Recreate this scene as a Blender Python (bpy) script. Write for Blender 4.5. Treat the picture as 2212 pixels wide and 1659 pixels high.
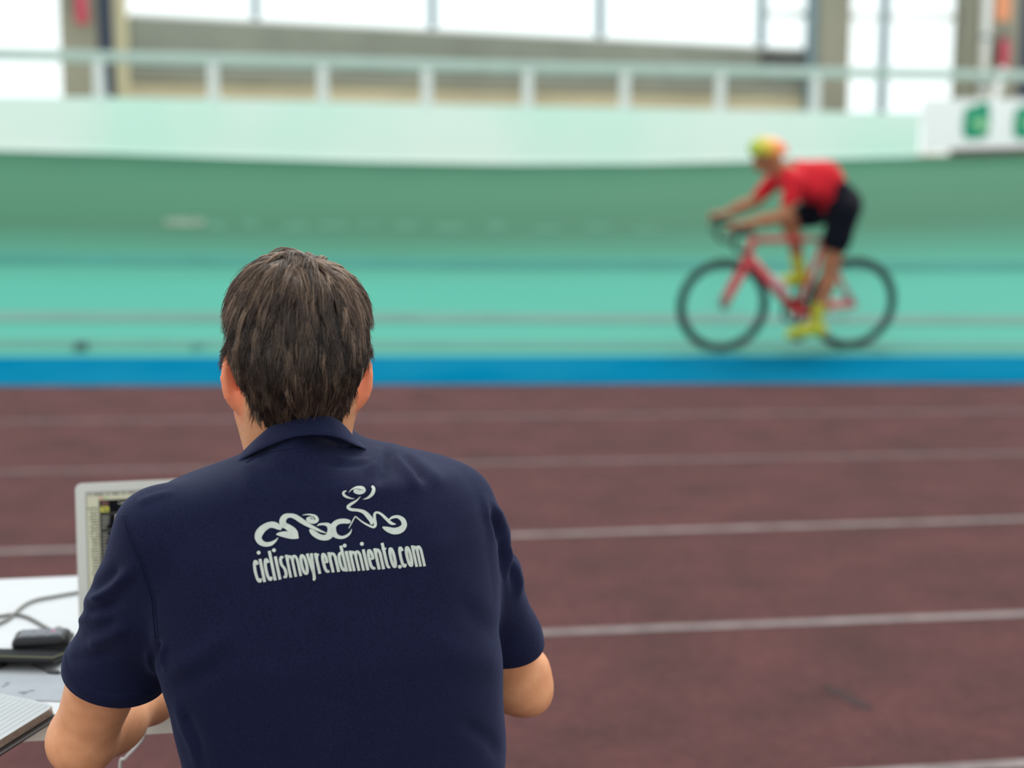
import bpy, bmesh, math, random
import numpy as np
from mathutils import Vector, Matrix
from mathutils.bvhtree import BVHTree

for o in list(bpy.data.objects):
    bpy.data.objects.remove(o, do_unlink=True)
SC = bpy.context.scene
COL = SC.collection
random.seed(7)
RNG = np.random.default_rng(11)

# ------------------------------------------------------------------ camera
CAM_H = 1.55
PITCH = math.radians(9.1)
FPX = 3300.0                      # focal length in pixels of the 2212 x 1659 frame
cam_d = bpy.data.cameras.new('camera')
cam = bpy.data.objects.new('camera', cam_d)
COL.objects.link(cam)
cam.location = (0, 0, CAM_H)
cam.rotation_euler = (math.pi / 2 - PITCH, 0, 0)
cam_d.sensor_width = 36.0
cam_d.sensor_fit = 'HORIZONTAL'
cam_d.lens = 36.0 * FPX / 2212.0
cam_d.clip_start = 0.05
cam_d.clip_end = 300
cam_d.dof.use_dof = True
cam_d.dof.focus_distance = 1.87
cam_d.dof.aperture_fstop = 2.5
cam_d.dof.aperture_blades = 0
SC.camera = cam

# ------------------------------------------------------------------ daylight
world = bpy.data.worlds.new('overcast_sky')
SC.world = world
world.use_nodes = True
bg = world.node_tree.nodes['Background']
bg.inputs['Color'].default_value = (0.95, 0.985, 1.0, 1)
bg.inputs['Strength'].default_value = 0.98
sun_d = bpy.data.lights.new('veiled_sun', 'SUN')
sun_d.energy = 1.35
sun_d.angle = math.radians(28)
sun_d.color = (1.0, 0.97, 0.92)
sun = bpy.data.objects.new('veiled_sun', sun_d)
COL.objects.link(sun)
sun.rotation_euler = (-Vector((0.28, 0.55, 1.0))).to_track_quat('-Z', 'Y').to_euler()
SC.view_settings.view_transform = 'Standard'
SC.view_settings.look = 'None'
SC.view_settings.gamma = 1.0
SC.view_settings.use_curve_mapping = False
SC.view_settings.exposure = 0.55

# ------------------------------------------------------------------ helpers
CP, SP = math.cos(PITCH), math.sin(PITCH)
def ray(px, py):
    u = (px - 1106.0) / FPX
    v = (829.5 - py) / FPX
    return Vector((u, CP + v * SP, -SP + v * CP))
def P(px, py, d):                 # the point seen at a pixel, d metres ahead
    r = ray(px, py)
    return Vector((0, 0, CAM_H)) + r * (d / r.y)
def G(px, py, z=0.0):             # the point seen at a pixel, on the level z
    r = ray(px, py)
    return Vector((0, 0, CAM_H)) + r * ((z - CAM_H) / r.z)
def proj(v):                      # world points (n,3) -> pixels
    v = np.asarray(v)
    x = v[:, 0]; y = v[:, 1]; z = v[:, 2] - CAM_H
    f = y * CP - z * SP
    up = y * SP + z * CP
    return np.stack([1106.0 + FPX * x / f, 829.5 - FPX * up / f], 1)

def hexc(r, g, b):                # display colour 0-255 -> linear
    def c(v):
        v /= 255.0
        return v / 12.92 if v <= 0.04045 else ((v + 0.055) / 1.055) ** 2.4
    return (c(r), c(g), c(b), 1.0)

def mat(name, col, rough=0.5, spec=0.5, metal=0.0, noise=0.0, nscale=30.0, bump=0.0, bscale=200.0,
        sheen=0.0, sss=0.0, emit=0.0, coat=0.0, col2=None, detail=4.0):
    m = bpy.data.materials.new(name)
    m.use_nodes = True
    nt = m.node_tree
    b = nt.nodes['Principled BSDF']
    if len(col) == 3:
        col = (*col, 1.0)
    b.inputs['Base Color'].default_value = col
    b.inputs['Roughness'].default_value = rough
    b.inputs['Specular IOR Level'].default_value = spec
    b.inputs['Metallic'].default_value = metal
    b.inputs['Coat Weight'].default_value = coat
    if sheen:
        b.inputs['Sheen Weight'].default_value = sheen
        b.inputs['Sheen Roughness'].default_value = 0.45
    if sss:
        b.inputs['Subsurface Weight'].default_value = sss
        b.inputs['Subsurface Radius'].default_value = (1.0, 0.32, 0.16)
        b.inputs['Subsurface Scale'].default_value = 0.012
    if emit:
        b.inputs['Emission Color'].default_value = col
        b.inputs['Emission Strength'].default_value = emit
    tc = nt.nodes.new('ShaderNodeTexCoord')
    if noise or col2:
        n = nt.nodes.new('ShaderNodeTexNoise')
        n.inputs['Scale'].default_value = nscale
        n.inputs['Detail'].default_value = detail
        nt.links.new(tc.outputs['Object'], n.inputs['Vector'])
        r = nt.nodes.new('ShaderNodeValToRGB')
        a = 1.0 - noise
        if col2 is None:
            c1 = [c * a for c in col[:3]] + [1]
            c2 = [min(1, c * (1 + noise)) for c in col[:3]] + [1]
        else:
            c1, c2 = col, (*col2[:3], 1)
        r.color_ramp.elements[0].position = 0.32
        r.color_ramp.elements[1].position = 0.68
        r.color_ramp.elements[0].color = c1
        r.color_ramp.elements[1].color = c2
        nt.links.new(n.outputs['Fac'], r.inputs['Fac'])
        nt.links.new(r.outputs['Color'], b.inputs['Base Color'])
    if bump:
        n2 = nt.nodes.new('ShaderNodeTexNoise')
        n2.inputs['Scale'].default_value = bscale
        n2.inputs['Detail'].default_value = 3
        nt.links.new(tc.outputs['Object'], n2.inputs['Vector'])
        bp = nt.nodes.new('ShaderNodeBump')
        bp.inputs['Strength'].default_value = bump
        bp.inputs['Distance'].default_value = 0.002
        nt.links.new(n2.outputs['Fac'], bp.inputs['Height'])
        nt.links.new(bp.outputs['Normal'], b.inputs['Normal'])
    return m

def tag(o, label=None, cat=None, group=None, kind=None):
    if label: o['label'] = label
    if cat: o['category'] = cat
    if group: o['group'] = group
    if kind: o['kind'] = kind
    return o

def new_obj(name, me, material=None, parent=None):
    o = bpy.data.objects.new(name, me)
    COL.objects.link(o)
    if material is not None and me is not None:
        me.materials.append(material)
    if parent is not None:
        o.parent = parent
    return o

def empty(name, loc=(0, 0, 0), rz=0.0):
    o = bpy.data.objects.new(name, None)
    COL.objects.link(o)
    o.location = loc
    o.rotation_euler = (0, 0, rz)
    o.empty_display_size = 0.05
    return o

def mesh(name, verts, faces, material=None, parent=None, smooth=False):
    me = bpy.data.meshes.new(name)
    me.from_pydata([tuple(v) for v in verts], [], [tuple(int(i) for i in f) for f in faces])
    me.update()
    if smooth:
        me.polygons.foreach_set('use_smooth', [True] * len(me.polygons))
    return new_obj(name, me, material, parent)

def npmesh(name, V, F, material=None, parent=None, smooth=True):
    """fast mesh from numpy arrays, all faces with the same vertex count"""
    me = bpy.data.meshes.new(name)
    V = np.asarray(V, dtype=np.float32); F = np.asarray(F, dtype=np.int32)
    k = F.shape[1]
    me.vertices.add(len(V)); me.vertices.foreach_set('co', V.ravel())
    me.loops.add(F.size); me.loops.foreach_set('vertex_index', F.ravel())
    me.polygons.add(len(F))
    me.polygons.foreach_set('loop_start', np.arange(0, F.size, k, dtype=np.int32))
    me.polygons.foreach_set('loop_total', np.full(len(F), k, dtype=np.int32))
    if smooth:
        me.polygons.foreach_set('use_smooth', np.ones(len(F), dtype=bool))
    me.update(calc_edges=True)
    me.validate()
    return new_obj(name, me, material, parent)

class MB:
    """collects simple shapes into one mesh"""
    def __init__(self):
        self.bm = bmesh.new()
    def box(self, c, s, rot=None, bevel=0.0, seg=2):
        r = bmesh.ops.create_cube(self.bm, size=1.0)
        vs = r['verts']
        for v in vs:
            v.co = Vector((v.co.x * s[0], v.co.y * s[1], v.co.z * s[2]))
        if bevel:
            es = list({e for v in vs for e in v.link_edges})
            rb = bmesh.ops.bevel(self.bm, geom=es, offset=bevel, segments=seg, affect='EDGES', profile=0.5)
            vs = list({v for f in rb['faces'] for v in f.verts} | {v for v in vs if v.is_valid})
            lk = set(vs)
            vs = list(lk)
        M = Matrix.Translation(Vector(c))
        if rot is not None:
            M = M @ (rot.to_4x4() if isinstance(rot, Matrix) else rot)
        for v in vs:
            v.co = M @ v.co
        return self
    def tube(self, pts, r, n=8, cap=True, closed=False):
        pts = [Vector(p) for p in pts]
        rs = r if isinstance(r, (list, tuple)) else [r] * len(pts)
        rings = []
        up = None
        N = len(pts)
        for i, p in enumerate(pts):
            if closed:
                t = pts[(i + 1) % N] - pts[i - 1]
            else:
                t = pts[min(i + 1, N - 1)] - pts[max(i - 1, 0)]
            t.normalize()
            if up is None:
                up = Vector((0, 0, 1)) if abs(t.z) < 0.9 else Vector((1, 0, 0))
            a = t.cross(up)
            if a.length < 1e-6:
                a = t.orthogonal()
            a.normalize()
            b = a.cross(t).normalized()
            up = b
            rings.append([self.bm.verts.new(p + (a * math.cos(2 * math.pi * k / n) + b * math.sin(2 * math.pi * k / n)) * rs[i]) for k in range(n)])
        for i in range(N if closed else N - 1):
            A, B = rings[i], rings[(i + 1) % N]
            for k in range(n):
                self.bm.faces.new((A[k], A[(k + 1) % n], B[(k + 1) % n], B[k]))
        if cap and not closed:
            self.bm.faces.new(list(reversed(rings[0])))
            self.bm.faces.new(rings[-1])
        return self
    def poly(self, verts, faces):
        vs = [self.bm.verts.new(Vector(v)) for v in verts]
        for f in faces:
            self.bm.faces.new([vs[i] for i in f])
        return self
    def lathe(self, prof, c, axis, n=24):
        axis = Vector(axis).normalized()
        a = axis.orthogonal().normalized(); b = axis.cross(a)
        c = Vector(c)
        rings = []
        for (r, h) in prof:
            rings.append([self.bm.verts.new(c + axis * h + (a * math.cos(2 * math.pi * k / n) + b * math.sin(2 * math.pi * k / n)) * max(r, 1e-4)) for k in range(n)])
        for i in range(len(prof) - 1):
            A, B = rings[i], rings[i + 1]
            for k in range(n):
                self.bm.faces.new((A[k], A[(k + 1) % n], B[(k + 1) % n], B[k]))
        self.bm.faces.new(list(reversed(rings[0]))); self.bm.faces.new(rings[-1])
        return self
    def build(self, name, material, parent=None, smooth=False):
        bmesh.ops.recalc_face_normals(self.bm, faces=self.bm.faces[:])
        me = bpy.data.meshes.new(name)
        self.bm.to_mesh(me); self.bm.free()
        if smooth:
            me.polygons.foreach_set('use_smooth', [True] * len(me.polygons))
        return new_obj(name, me, material, parent)

def catmull(pts, n=6, closed=False):
    pts = [np.array(p, float) for p in pts]
    out = []
    N = len(pts)
    rng = range(N) if closed else range(N - 1)
    for i in rng:
        p1 = pts[i]; p2 = pts[(i + 1) % N]
        p0 = pts[i - 1] if (i > 0 or closed) else 2 * p1 - p2
        p3 = pts[(i + 2) % N] if (i + 2 < N or closed) else 2 * p2 - p1
        for k in range(n):
            t = k / n
            out.append(0.5 * ((2 * p1) + (-p0 + p2) * t + (2 * p0 - 5 * p1 + 4 * p2 - p3) * t * t + (-p0 + 3 * p1 - 3 * p2 + p3) * t ** 3))
    if not closed:
        out.append(pts[-1])
    return out

# ---- implicit surfaces -> mesh (surface nets)
class Field:
    def __init__(self, lo, hi, h):
        self.lo = np.array(lo, float); self.h = h
        self.n = np.ceil((np.array(hi, float) - self.lo) / h).astype(int) + 1
        self.ax = [self.lo[i] + h * np.arange(self.n[i]) for i in range(3)]
        self.F = np.full(self.n, 0.5, dtype=np.float32)
    def add(self, fn, lo, hi, k=0.01, sub=False):
        i0 = np.clip(np.floor((np.array(lo) - self.lo) / self.h).astype(int), 0, self.n)
        i1 = np.clip(np.ceil((np.array(hi) - self.lo) / self.h).astype(int) + 1, 0, self.n)
        if (i1 <= i0).any():
            return
        sl = tuple(slice(a, b) for a, b in zip(i0, i1))
        X = self.ax[0][sl[0]][:, None, None]; Y = self.ax[1][sl[1]][None, :, None]; Z = self.ax[2][sl[2]][None, None, :]
        d = fn(X, Y, Z).astype(np.float32)
        a = self.F[sl]
        if sub:
            d = -d
            hh = np.maximum(k - np.abs(a - d), 0) / k
            self.F[sl] = np.maximum(a, d) + hh * hh * k * 0.25
        else:
            hh = np.maximum(k - np.abs(a - d), 0) / k
            self.F[sl] = np.minimum(a, d) - hh * hh * k * 0.25
    def cone(self, a, b, r1, r2, k=0.01, sub=False, flat=None):
        a = np.array(a, float); b = np.array(b, float)
        ba = b - a; L2 = max(float(ba @ ba), 1e-9)
        m = max(r1, r2) + max(0.04, k * 1.5)
        def fn(X, Y, Z):
            t = np.clip(((X - a[0]) * ba[0] + (Y - a[1]) * ba[1] + (Z - a[2]) * ba[2]) / L2, 0, 1)
            return np.sqrt((X - a[0] - t * ba[0]) ** 2 + (Y - a[1] - t * ba[1]) ** 2 + (Z - a[2] - t * ba[2]) ** 2) - (r1 + (r2 - r1) * t)
        self.add(fn, np.minimum(a, b) - m, np.maximum(a, b) + m, k, sub)
    def chain(self, pts, rs, k=0.01):
        for i in range(len(pts) - 1):
            self.cone(pts[i], pts[i + 1], rs[i], rs[i + 1], k)
    def ell(self, c, r, R=None, k=0.01, sub=False):
        c = np.array(c, float); r = np.array(r, float)
        R = np.eye(3) if R is None else np.array(R)          # columns: local axes in world
        m = r.max() + max(0.04, k * 1.5)
        def fn(X, Y, Z):
            x, y, z = X - c[0], Y - c[1], Z - c[2]
            l = [x * R[0, i] + y * R[1, i] + z * R[2, i] for i in range(3)]
            k0 = np.sqrt(sum((l[i] / r[i]) ** 2 for i in range(3)))
            k1 = np.sqrt(sum((l[i] / r[i] ** 2) ** 2 for i in range(3))) + 1e-9
            return k0 * (k0 - 1.0) / k1
        self.add(fn, c - m, c + m, k, sub)
    def nets(self):
        F = self.F; n = self.n
        S = F < 0
        c = [S[i:n[0] - 1 + i, j:n[1] - 1 + j, k:n[2] - 1 + k] for i in (0, 1) for j in (0, 1) for k in (0, 1)]
        cnt = sum(x.astype(np.int8) for x in c)
        act = (cnt > 0) & (cnt < 8)
        I = np.argwhere(act)
        idx = np.full(act.shape, -1, dtype=np.int64)
        idx[act] = np.arange(len(I))
        offs = [(i, j, k) for i in (0, 1) for j in (0, 1) for k in (0, 1)]
        vals = np.stack([F[I[:, 0] + o[0], I[:, 1] + o[1], I[:, 2] + o[2]] for o in offs], 1)
        pos = np.zeros((len(I), 3)); num = np.zeros(len(I))
        for a in range(8):
            for b in range(a + 1, 8):
                d = [offs[b][q] - offs[a][q] for q in range(3)]
                if sum(abs(q) for q in d) != 1:
                    continue
                va, vb = vals[:, a], vals[:, b]
                cr = (va < 0) != (vb < 0)
                t = np.where(cr, va / np.where(cr, va - vb, 1), 0)
                p = np.array(offs[a])[None] + t[:, None] * np.array(d)[None]
                pos[cr] += p[cr]; num[cr] += 1
        pos /= num[:, None]
        V = self.lo + self.h * (I + pos)
        quads = []
        for axis in range(3):
            o1, o2 = [q for q in range(3) if q != axis]
            sa = [slice(None)] * 3; sb = [slice(None)] * 3
            sa[axis] = slice(0, -1); sb[axis] = slice(1, None)
            A, B = S[tuple(sa)], S[tuple(sb)]
            E = np.argwhere(A != B)
            E = E[(E[:, o1] > 0) & (E[:, o2] > 0) & (E[:, o1] < n[o1] - 1) & (E[:, o2] < n[o2] - 1)]
            flip = A[E[:, 0], E[:, 1], E[:, 2]]
            def cell(d1, d2):
                q = E.copy(); q[:, o1] -= d1; q[:, o2] -= d2
                return idx[q[:, 0], q[:, 1], q[:, 2]]
            Q = np.stack([cell(1, 1), cell(0, 1), cell(0, 0), cell(1, 0)], 1)
            if axis == 1:
                flip = ~flip
            Q[~flip] = Q[~flip][:, ::-1]
            quads.append(Q)
        Q = np.concatenate(quads)
        Q = Q[(Q >= 0).all(1)]
        return V, Q

def laplace(V, Q, it=2, lam=0.5):
    E = np.concatenate([Q[:, [0, 1]], Q[:, [1, 2]], Q[:, [2, 3]], Q[:, [3, 0]]])
    for _ in range(it):
        acc = np.zeros_like(V); cnt = np.zeros(len(V))
        for a, b in ((0, 1), (1, 0)):
            for q in range(3):
                acc[:, q] += np.bincount(E[:, a], weights=V[E[:, b], q], minlength=len(V))
            cnt += np.bincount(E[:, a], minlength=len(V))
        V = V + lam * (acc / np.maximum(cnt, 1)[:, None] - V)
    return V

def vnormals(V, Q):
    n = np.cross(V[Q[:, 2]] - V[Q[:, 0]], V[Q[:, 3]] - V[Q[:, 1]])
    N = np.zeros_like(V)
    for k in range(4):
        for q in range(3):
            N[:, q] += np.bincount(Q[:, k], weights=n[:, q], minlength=len(V))
    return N / (np.linalg.norm(N, axis=1, keepdims=True) + 1e-12)

def seg_dist(p, poly):
    """distance of 2D points p (n,2) to a polyline"""
    best = np.full(len(p), 1e9)
    for a, b in zip(poly[:-1], poly[1:]):
        a = np.array(a, float); b = np.array(b, float); ab = b - a
        t = np.clip(((p - a) @ ab) / (ab @ ab + 1e-9), 0, 1)
        best = np.minimum(best, np.linalg.norm(p - a - t[:, None] * ab, axis=1))
    return best

# ------------------------------------------------------------------ materials of the place
def track_material():
    m = mat('red_tartan_track', (0.155, 0.080, 0.080, 1), rough=0.9, spec=0.06)
    nt = m.node_tree; b = nt.nodes['Principled BSDF']
    tc = nt.nodes.new('ShaderNodeTexCoord')
    n1 = nt.nodes.new('ShaderNodeTexNoise'); n1.inputs['Scale'].default_value = 3.2; n1.inputs['Detail'].default_value = 6
    n2 = nt.nodes.new('ShaderNodeTexNoise'); n2.inputs['Scale'].default_value = 190; n2.inputs['Detail'].default_value = 2
    n3 = nt.nodes.new('ShaderNodeTexNoise'); n3.inputs['Scale'].default_value = 22; n3.inputs['Detail'].default_value = 3
    for n in (n1, n2, n3):
        nt.links.new(tc.outputs['Object'], n.inputs['Vector'])
    r1 = nt.nodes.new('ShaderNodeValToRGB')
    r1.color_ramp.elements[0].position = 0.3; r1.color_ramp.elements[0].color = (0.061, 0.0325, 0.0315, 1)
    r1.color_ramp.elements[1].position = 0.72; r1.color_ramp.elements[1].color = (0.094, 0.0415, 0.0415, 1)
    nt.links.new(n1.outputs['Fac'], r1.inputs['Fac'])
    r2 = nt.nodes.new('ShaderNodeValToRGB')
    r2.color_ramp.elements[0].position = 0.36; r2.color_ramp.elements[0].color = (0.45, 0.42, 0.43, 1)
    r2.color_ramp.elements[1].position = 0.66; r2.color_ramp.elements[1].color = (1.75, 1.7, 1.7, 1)
    nt.links.new(n2.outputs['Fac'], r2.inputs['Fac'])
    r3 = nt.nodes.new('ShaderNodeValToRGB')
    r3.color_ramp.elements[0].position = 0.3; r3.color_ramp.elements[0].color = (0.88, 0.86, 0.86, 1)
    r3.color_ramp.elements[1].position = 0.7; r3.color_ramp.elements[1].color = (1.1, 1.1, 1.1, 1)
    nt.links.new(n3.outputs['Fac'], r3.inputs['Fac'])
    mx = nt.nodes.new('ShaderNodeMix'); mx.data_type = 'RGBA'; mx.blend_type = 'MULTIPLY'; mx.inputs['Factor'].default_value = 1
    nt.links.new(r1.outputs['Color'], mx.inputs['A']); nt.links.new(r2.outputs['Color'], mx.inputs['B'])
    mx2 = nt.nodes.new('ShaderNodeMix'); mx2.data_type = 'RGBA'; mx2.blend_type = 'MULTIPLY'; mx2.inputs['Factor'].default_value = 1
    nt.links.new(mx.outputs['Result'], mx2.inputs['A']); nt.links.new(r3.outputs['Color'], mx2.inputs['B'])
    nt.links.new(mx2.outputs['Result'], b.inputs['Base Color'])
    bp = nt.nodes.new('ShaderNodeBump'); bp.inputs['Strength'].default_value = 0.5; bp.inputs['Distance'].default_value = 0.003
    nt.links.new(n2.outputs['Fac'], bp.inputs['Height']); nt.links.new(bp.outputs['Normal'], b.inputs['Normal'])
    return m

M_TRACK = track_material()
M_LANE = mat('worn_white_lane_paint', (0.205, 0.175, 0.17), rough=0.9, spec=0.1, noise=0.2, nscale=9)
M_LANE_FAR = mat('faded_white_lane_paint', (0.140, 0.102, 0.102), rough=0.9, spec=0.1, noise=0.15, nscale=9)
M_BLUE = mat('blue_apron_paint', (0.0, 0.122, 0.225), rough=0.85, spec=0.0, col2=(0.006, 0.145, 0.245), nscale=0.9)
M_MINT = mat('pale_mint_paint', (0.66, 0.93, 0.80), rough=0.7, col2=(0.83, 0.95, 0.87), nscale=0.55, detail=2)
M_WHITE = mat('white_paint', (0.78, 0.80, 0.78), rough=0.5)
M_RAIL = mat('pale_grey_green_paint', (0.46, 0.58, 0.52), rough=0.5, noise=0.06, nscale=4)
M_POST = mat('off_white_post_paint', (0.74, 0.77, 0.75), rough=0.5)
M_CONC = mat('grey_concrete', (0.24, 0.265, 0.225), rough=0.85, noise=0.16, nscale=0.9)
M_TAN = mat('tan_plaster', (0.50, 0.45, 0.31), rough=0.85, noise=0.12, nscale=0.7)
M_COLUMN = mat('olive_grey_render', (0.265, 0.265, 0.205), rough=0.85, noise=0.1, nscale=1.2)
M_NAVY = mat('dark_navy_metal', (0.018, 0.033, 0.065), rough=0.5)
M_FRAME = mat('blue_grey_window_frame', (0.20, 0.29, 0.33), rough=0.5)
M_LIT_EDGE = mat('cream_lit_wall_edge', (0.62, 0.58, 0.38), rough=0.7)  # cream stands for the light falling on a wall edge
M_RED = mat('red_enamel', (0.50, 0.045, 0.085), rough=0.35, coat=0.3)
M_BLACK = mat('black_plastic', (0.012, 0.012, 0.014), rough=0.4)
M_ORANGE = mat('orange_print', (0.75, 0.30, 0.15), rough=0.6)
M_GREEN = mat('emerald_print', (0.0, 0.30, 0.16), rough=0.6)
M_LIME = mat('light_green_print', (0.28, 0.62, 0.30), rough=0.6)
M_MAROON = mat('maroon_edge', (0.11, 0.05, 0.045), rough=0.8)

def glass_material():
    m = bpy.data.materials.new('clear_window_glass')
    m.use_nodes = True
    nt = m.node_tree
    nt.nodes.clear()
    out = nt.nodes.new('ShaderNodeOutputMaterial')
    tr = nt.nodes.new('ShaderNodeBsdfTransparent'); tr.inputs['Color'].default_value = (0.96, 0.99, 0.98, 1)
    gl = nt.nodes.new('ShaderNodeBsdfGlossy'); gl.inputs['Roughness'].default_value = 0.02
    fr = nt.nodes.new('ShaderNodeFresnel'); fr.inputs['IOR'].default_value = 1.35
    mx = nt.nodes.new('ShaderNodeMixShader')
    nt.links.new(fr.outputs[0], mx.inputs[0]); nt.links.new(tr.outputs[0], mx.inputs[1]); nt.links.new(gl.outputs[0], mx.inputs[2])
    nt.links.new(mx.outputs[0], out.inputs['Surface'])
    return m
M_GLASS = glass_material()

# ------------------------------------------------------------------ running track
floor = mesh('floor', [(-14, -3, 0), (16, -3, 0), (16, 12, 0), (-14, 12, 0)], [(0, 1, 2, 3)], M_TRACK)
tag(floor, 'reddish brown speckled running track with white lane lines', 'running track', kind='structure')
# lane lines: pixels at two places along each line, on the level of the track
LANES = [((0, 912), (2212, 888), M_LANE_FAR, .058), ((0, 1021), (2212, 980), M_LANE_FAR, .056),
         ((0, 1193), (2212, 1122), M_LANE, .050), ((1170, 1368), (2212, 1327), M_LANE, .050), ((2050, 1661), (2212, 1651), M_LANE, .05)]
for a, b, m_, w in LANES:
    A, B = G(*a), G(*b)
    d = (B - A).normalized()
    A2, B2 = A - d * 7.0, B + d * 7.0
    n = Vector((-d.y, d.x, 0)) * w / 2
    t = Vector((0, 0, 0.003))
    mesh('lane_line', [A2 - n + t, B2 - n + t, B2 + n + t, A2 + n + t], [(0, 1, 2, 3)], m_, floor)
# a dark scuff on the running track
M_SCUFF = mat('dark_rubber_scuff', (0.052, 0.033, 0.033), rough=0.9, spec=0.1, noise=0.2, nscale=20)
sc_ = [G(1832 + 55 * math.cos(t) * 1.0, 1508 + 55 * math.cos(t) * 0.45 + 10 * math.sin(t)) + Vector((0, 0, .002)) for t in np.linspace(0, 2 * math.pi, 14, endpoint=False)]
mesh('scuff_mark', sc_, [tuple(range(13, -1, -1))], M_SCUFF, floor)

# ------------------------------------------------------------------ banked cycle track
PXS = np.linspace(-900, 3100, 81)
def interp(x, pts):
    return float(np.interp(x, [p[0] for p in pts], [p[1] for p in pts]))
def apron_bottom(px):
    return G(px, interp(px, [(-900, 836), (0, 833), (2212, 827), (3100, 826)]), 0.004)
def apron_top(px):
    return G(px, interp(px, [(-900, 773), (0, 770), (2212, 767.5), (3100, 767)]), 0.045)
DTOP = [(-900, 16.2), (0, 17.2), (1106, 18.4), (2212, 20.2), (3100, 21.8)]
YTOP = [(-900, 292), (0, 324), (250, 331), (500, 340), (800, 349), (1106, 354), (1400, 353), (1700, 346), (1985, 337), (2212, 330), (3100, 302)]
YWALL = [(-900, 196), (0, 208), (250, 211), (600, 217), (1106, 229), (1700, 240), (1990, 245), (2212, 247), (3100, 255)]
def bank_top(px):
    return P(px, interp(px, YTOP), interp(px, DTOP))
def bank_pt(px, s):
    a, b = apron_top(px), bank_top(px)
    p = a.lerp(b, s)
    p.z -= 0.16 * 4 * s * (1 - s) * (0.6 + 0.4 * s)
    return p

NS = 44
V, F_ = [], []
for i, px in enumerate(PXS):
    for j in range(NS + 1):
        V.append(bank_pt(px, j / NS))
W1 = NS + 1
for i in range(len(PXS) - 1):
    for j in range(NS):
        F_.append((i * W1 + j, (i + 1) * W1 + j, (i + 1) * W1 + j + 1, i * W1 + j + 1))
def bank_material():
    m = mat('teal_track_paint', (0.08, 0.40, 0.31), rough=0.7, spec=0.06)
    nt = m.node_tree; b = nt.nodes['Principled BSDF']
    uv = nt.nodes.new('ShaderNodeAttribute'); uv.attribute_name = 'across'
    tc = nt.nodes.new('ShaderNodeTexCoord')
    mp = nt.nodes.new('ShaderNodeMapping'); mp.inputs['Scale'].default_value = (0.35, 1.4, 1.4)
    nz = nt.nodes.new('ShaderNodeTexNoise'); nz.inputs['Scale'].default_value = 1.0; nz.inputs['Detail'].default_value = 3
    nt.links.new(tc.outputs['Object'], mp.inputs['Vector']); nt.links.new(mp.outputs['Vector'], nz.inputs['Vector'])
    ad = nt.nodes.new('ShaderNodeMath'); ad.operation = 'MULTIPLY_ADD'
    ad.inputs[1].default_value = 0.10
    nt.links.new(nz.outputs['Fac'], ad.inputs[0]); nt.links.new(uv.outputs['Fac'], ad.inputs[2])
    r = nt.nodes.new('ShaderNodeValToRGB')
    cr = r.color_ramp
    # teal below, turning into a darker sap green above along an uneven edge
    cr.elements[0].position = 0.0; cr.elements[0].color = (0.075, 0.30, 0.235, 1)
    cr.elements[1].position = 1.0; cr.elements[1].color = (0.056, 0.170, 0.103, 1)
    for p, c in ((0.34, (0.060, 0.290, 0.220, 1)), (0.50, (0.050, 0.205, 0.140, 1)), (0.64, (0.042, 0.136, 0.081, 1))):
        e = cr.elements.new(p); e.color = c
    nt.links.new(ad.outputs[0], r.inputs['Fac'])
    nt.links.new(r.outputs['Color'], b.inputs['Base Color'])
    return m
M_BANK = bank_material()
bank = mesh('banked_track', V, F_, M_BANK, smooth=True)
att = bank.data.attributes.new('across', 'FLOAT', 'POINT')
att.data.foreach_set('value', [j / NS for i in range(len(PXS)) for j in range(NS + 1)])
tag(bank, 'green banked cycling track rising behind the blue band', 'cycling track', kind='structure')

def s_at(py, px=1106):            # how far up the bank a given picture height lies
    s = np.linspace(0, 1, 400)
    y = proj([bank_pt(px, q) for q in s])[:, 1]
    return float(np.interp(-py, -y, s))
def bank_strip(name, pts_lo, pts_hi, material, px0=-900, px1=3100, n=60, lift=0.006):
    vs = []
    for px in np.linspace(px0, px1, n):
        for tab in (pts_lo, pts_hi):
            py = interp(px, tab)
            p = bank_pt(px, s_at(py, px)); p.z += lift
            vs.append(p)
    fs = [(2 * i, 2 * i + 2, 2 * i + 3, 2 * i + 1) for i in range(n - 1)]
    return mesh(name, vs, fs, material, bank, smooth=True)
M_L1 = mat('faded_grey_line_paint', (0.090, 0.225, 0.185), rough=0.8, spec=0.08, noise=0.08, nscale=2)
M_L2 = mat('faded_red_line_paint', (0.120, 0.225, 0.190), rough=0.8, spec=0.08, noise=0.08, nscale=2)
M_L3 = mat('faded_blue_line_paint', (0.040, 0.19, 0.155), rough=0.8, spec=0.08, noise=0.08, nscale=2)
bank_strip('painted_line', [(0, 752), (2212, 757)], [(0, 735), (2212, 742)], M_L1)
bank_strip('painted_line', [(0, 695), (2212, 701)], [(0, 675), (2212, 683)], M_L2)
bank_strip('painted_line', [(0, 570), (1106, 582), (2212, 586)], [(0, 549), (1106, 560), (2212, 566)], M_L3)
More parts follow.
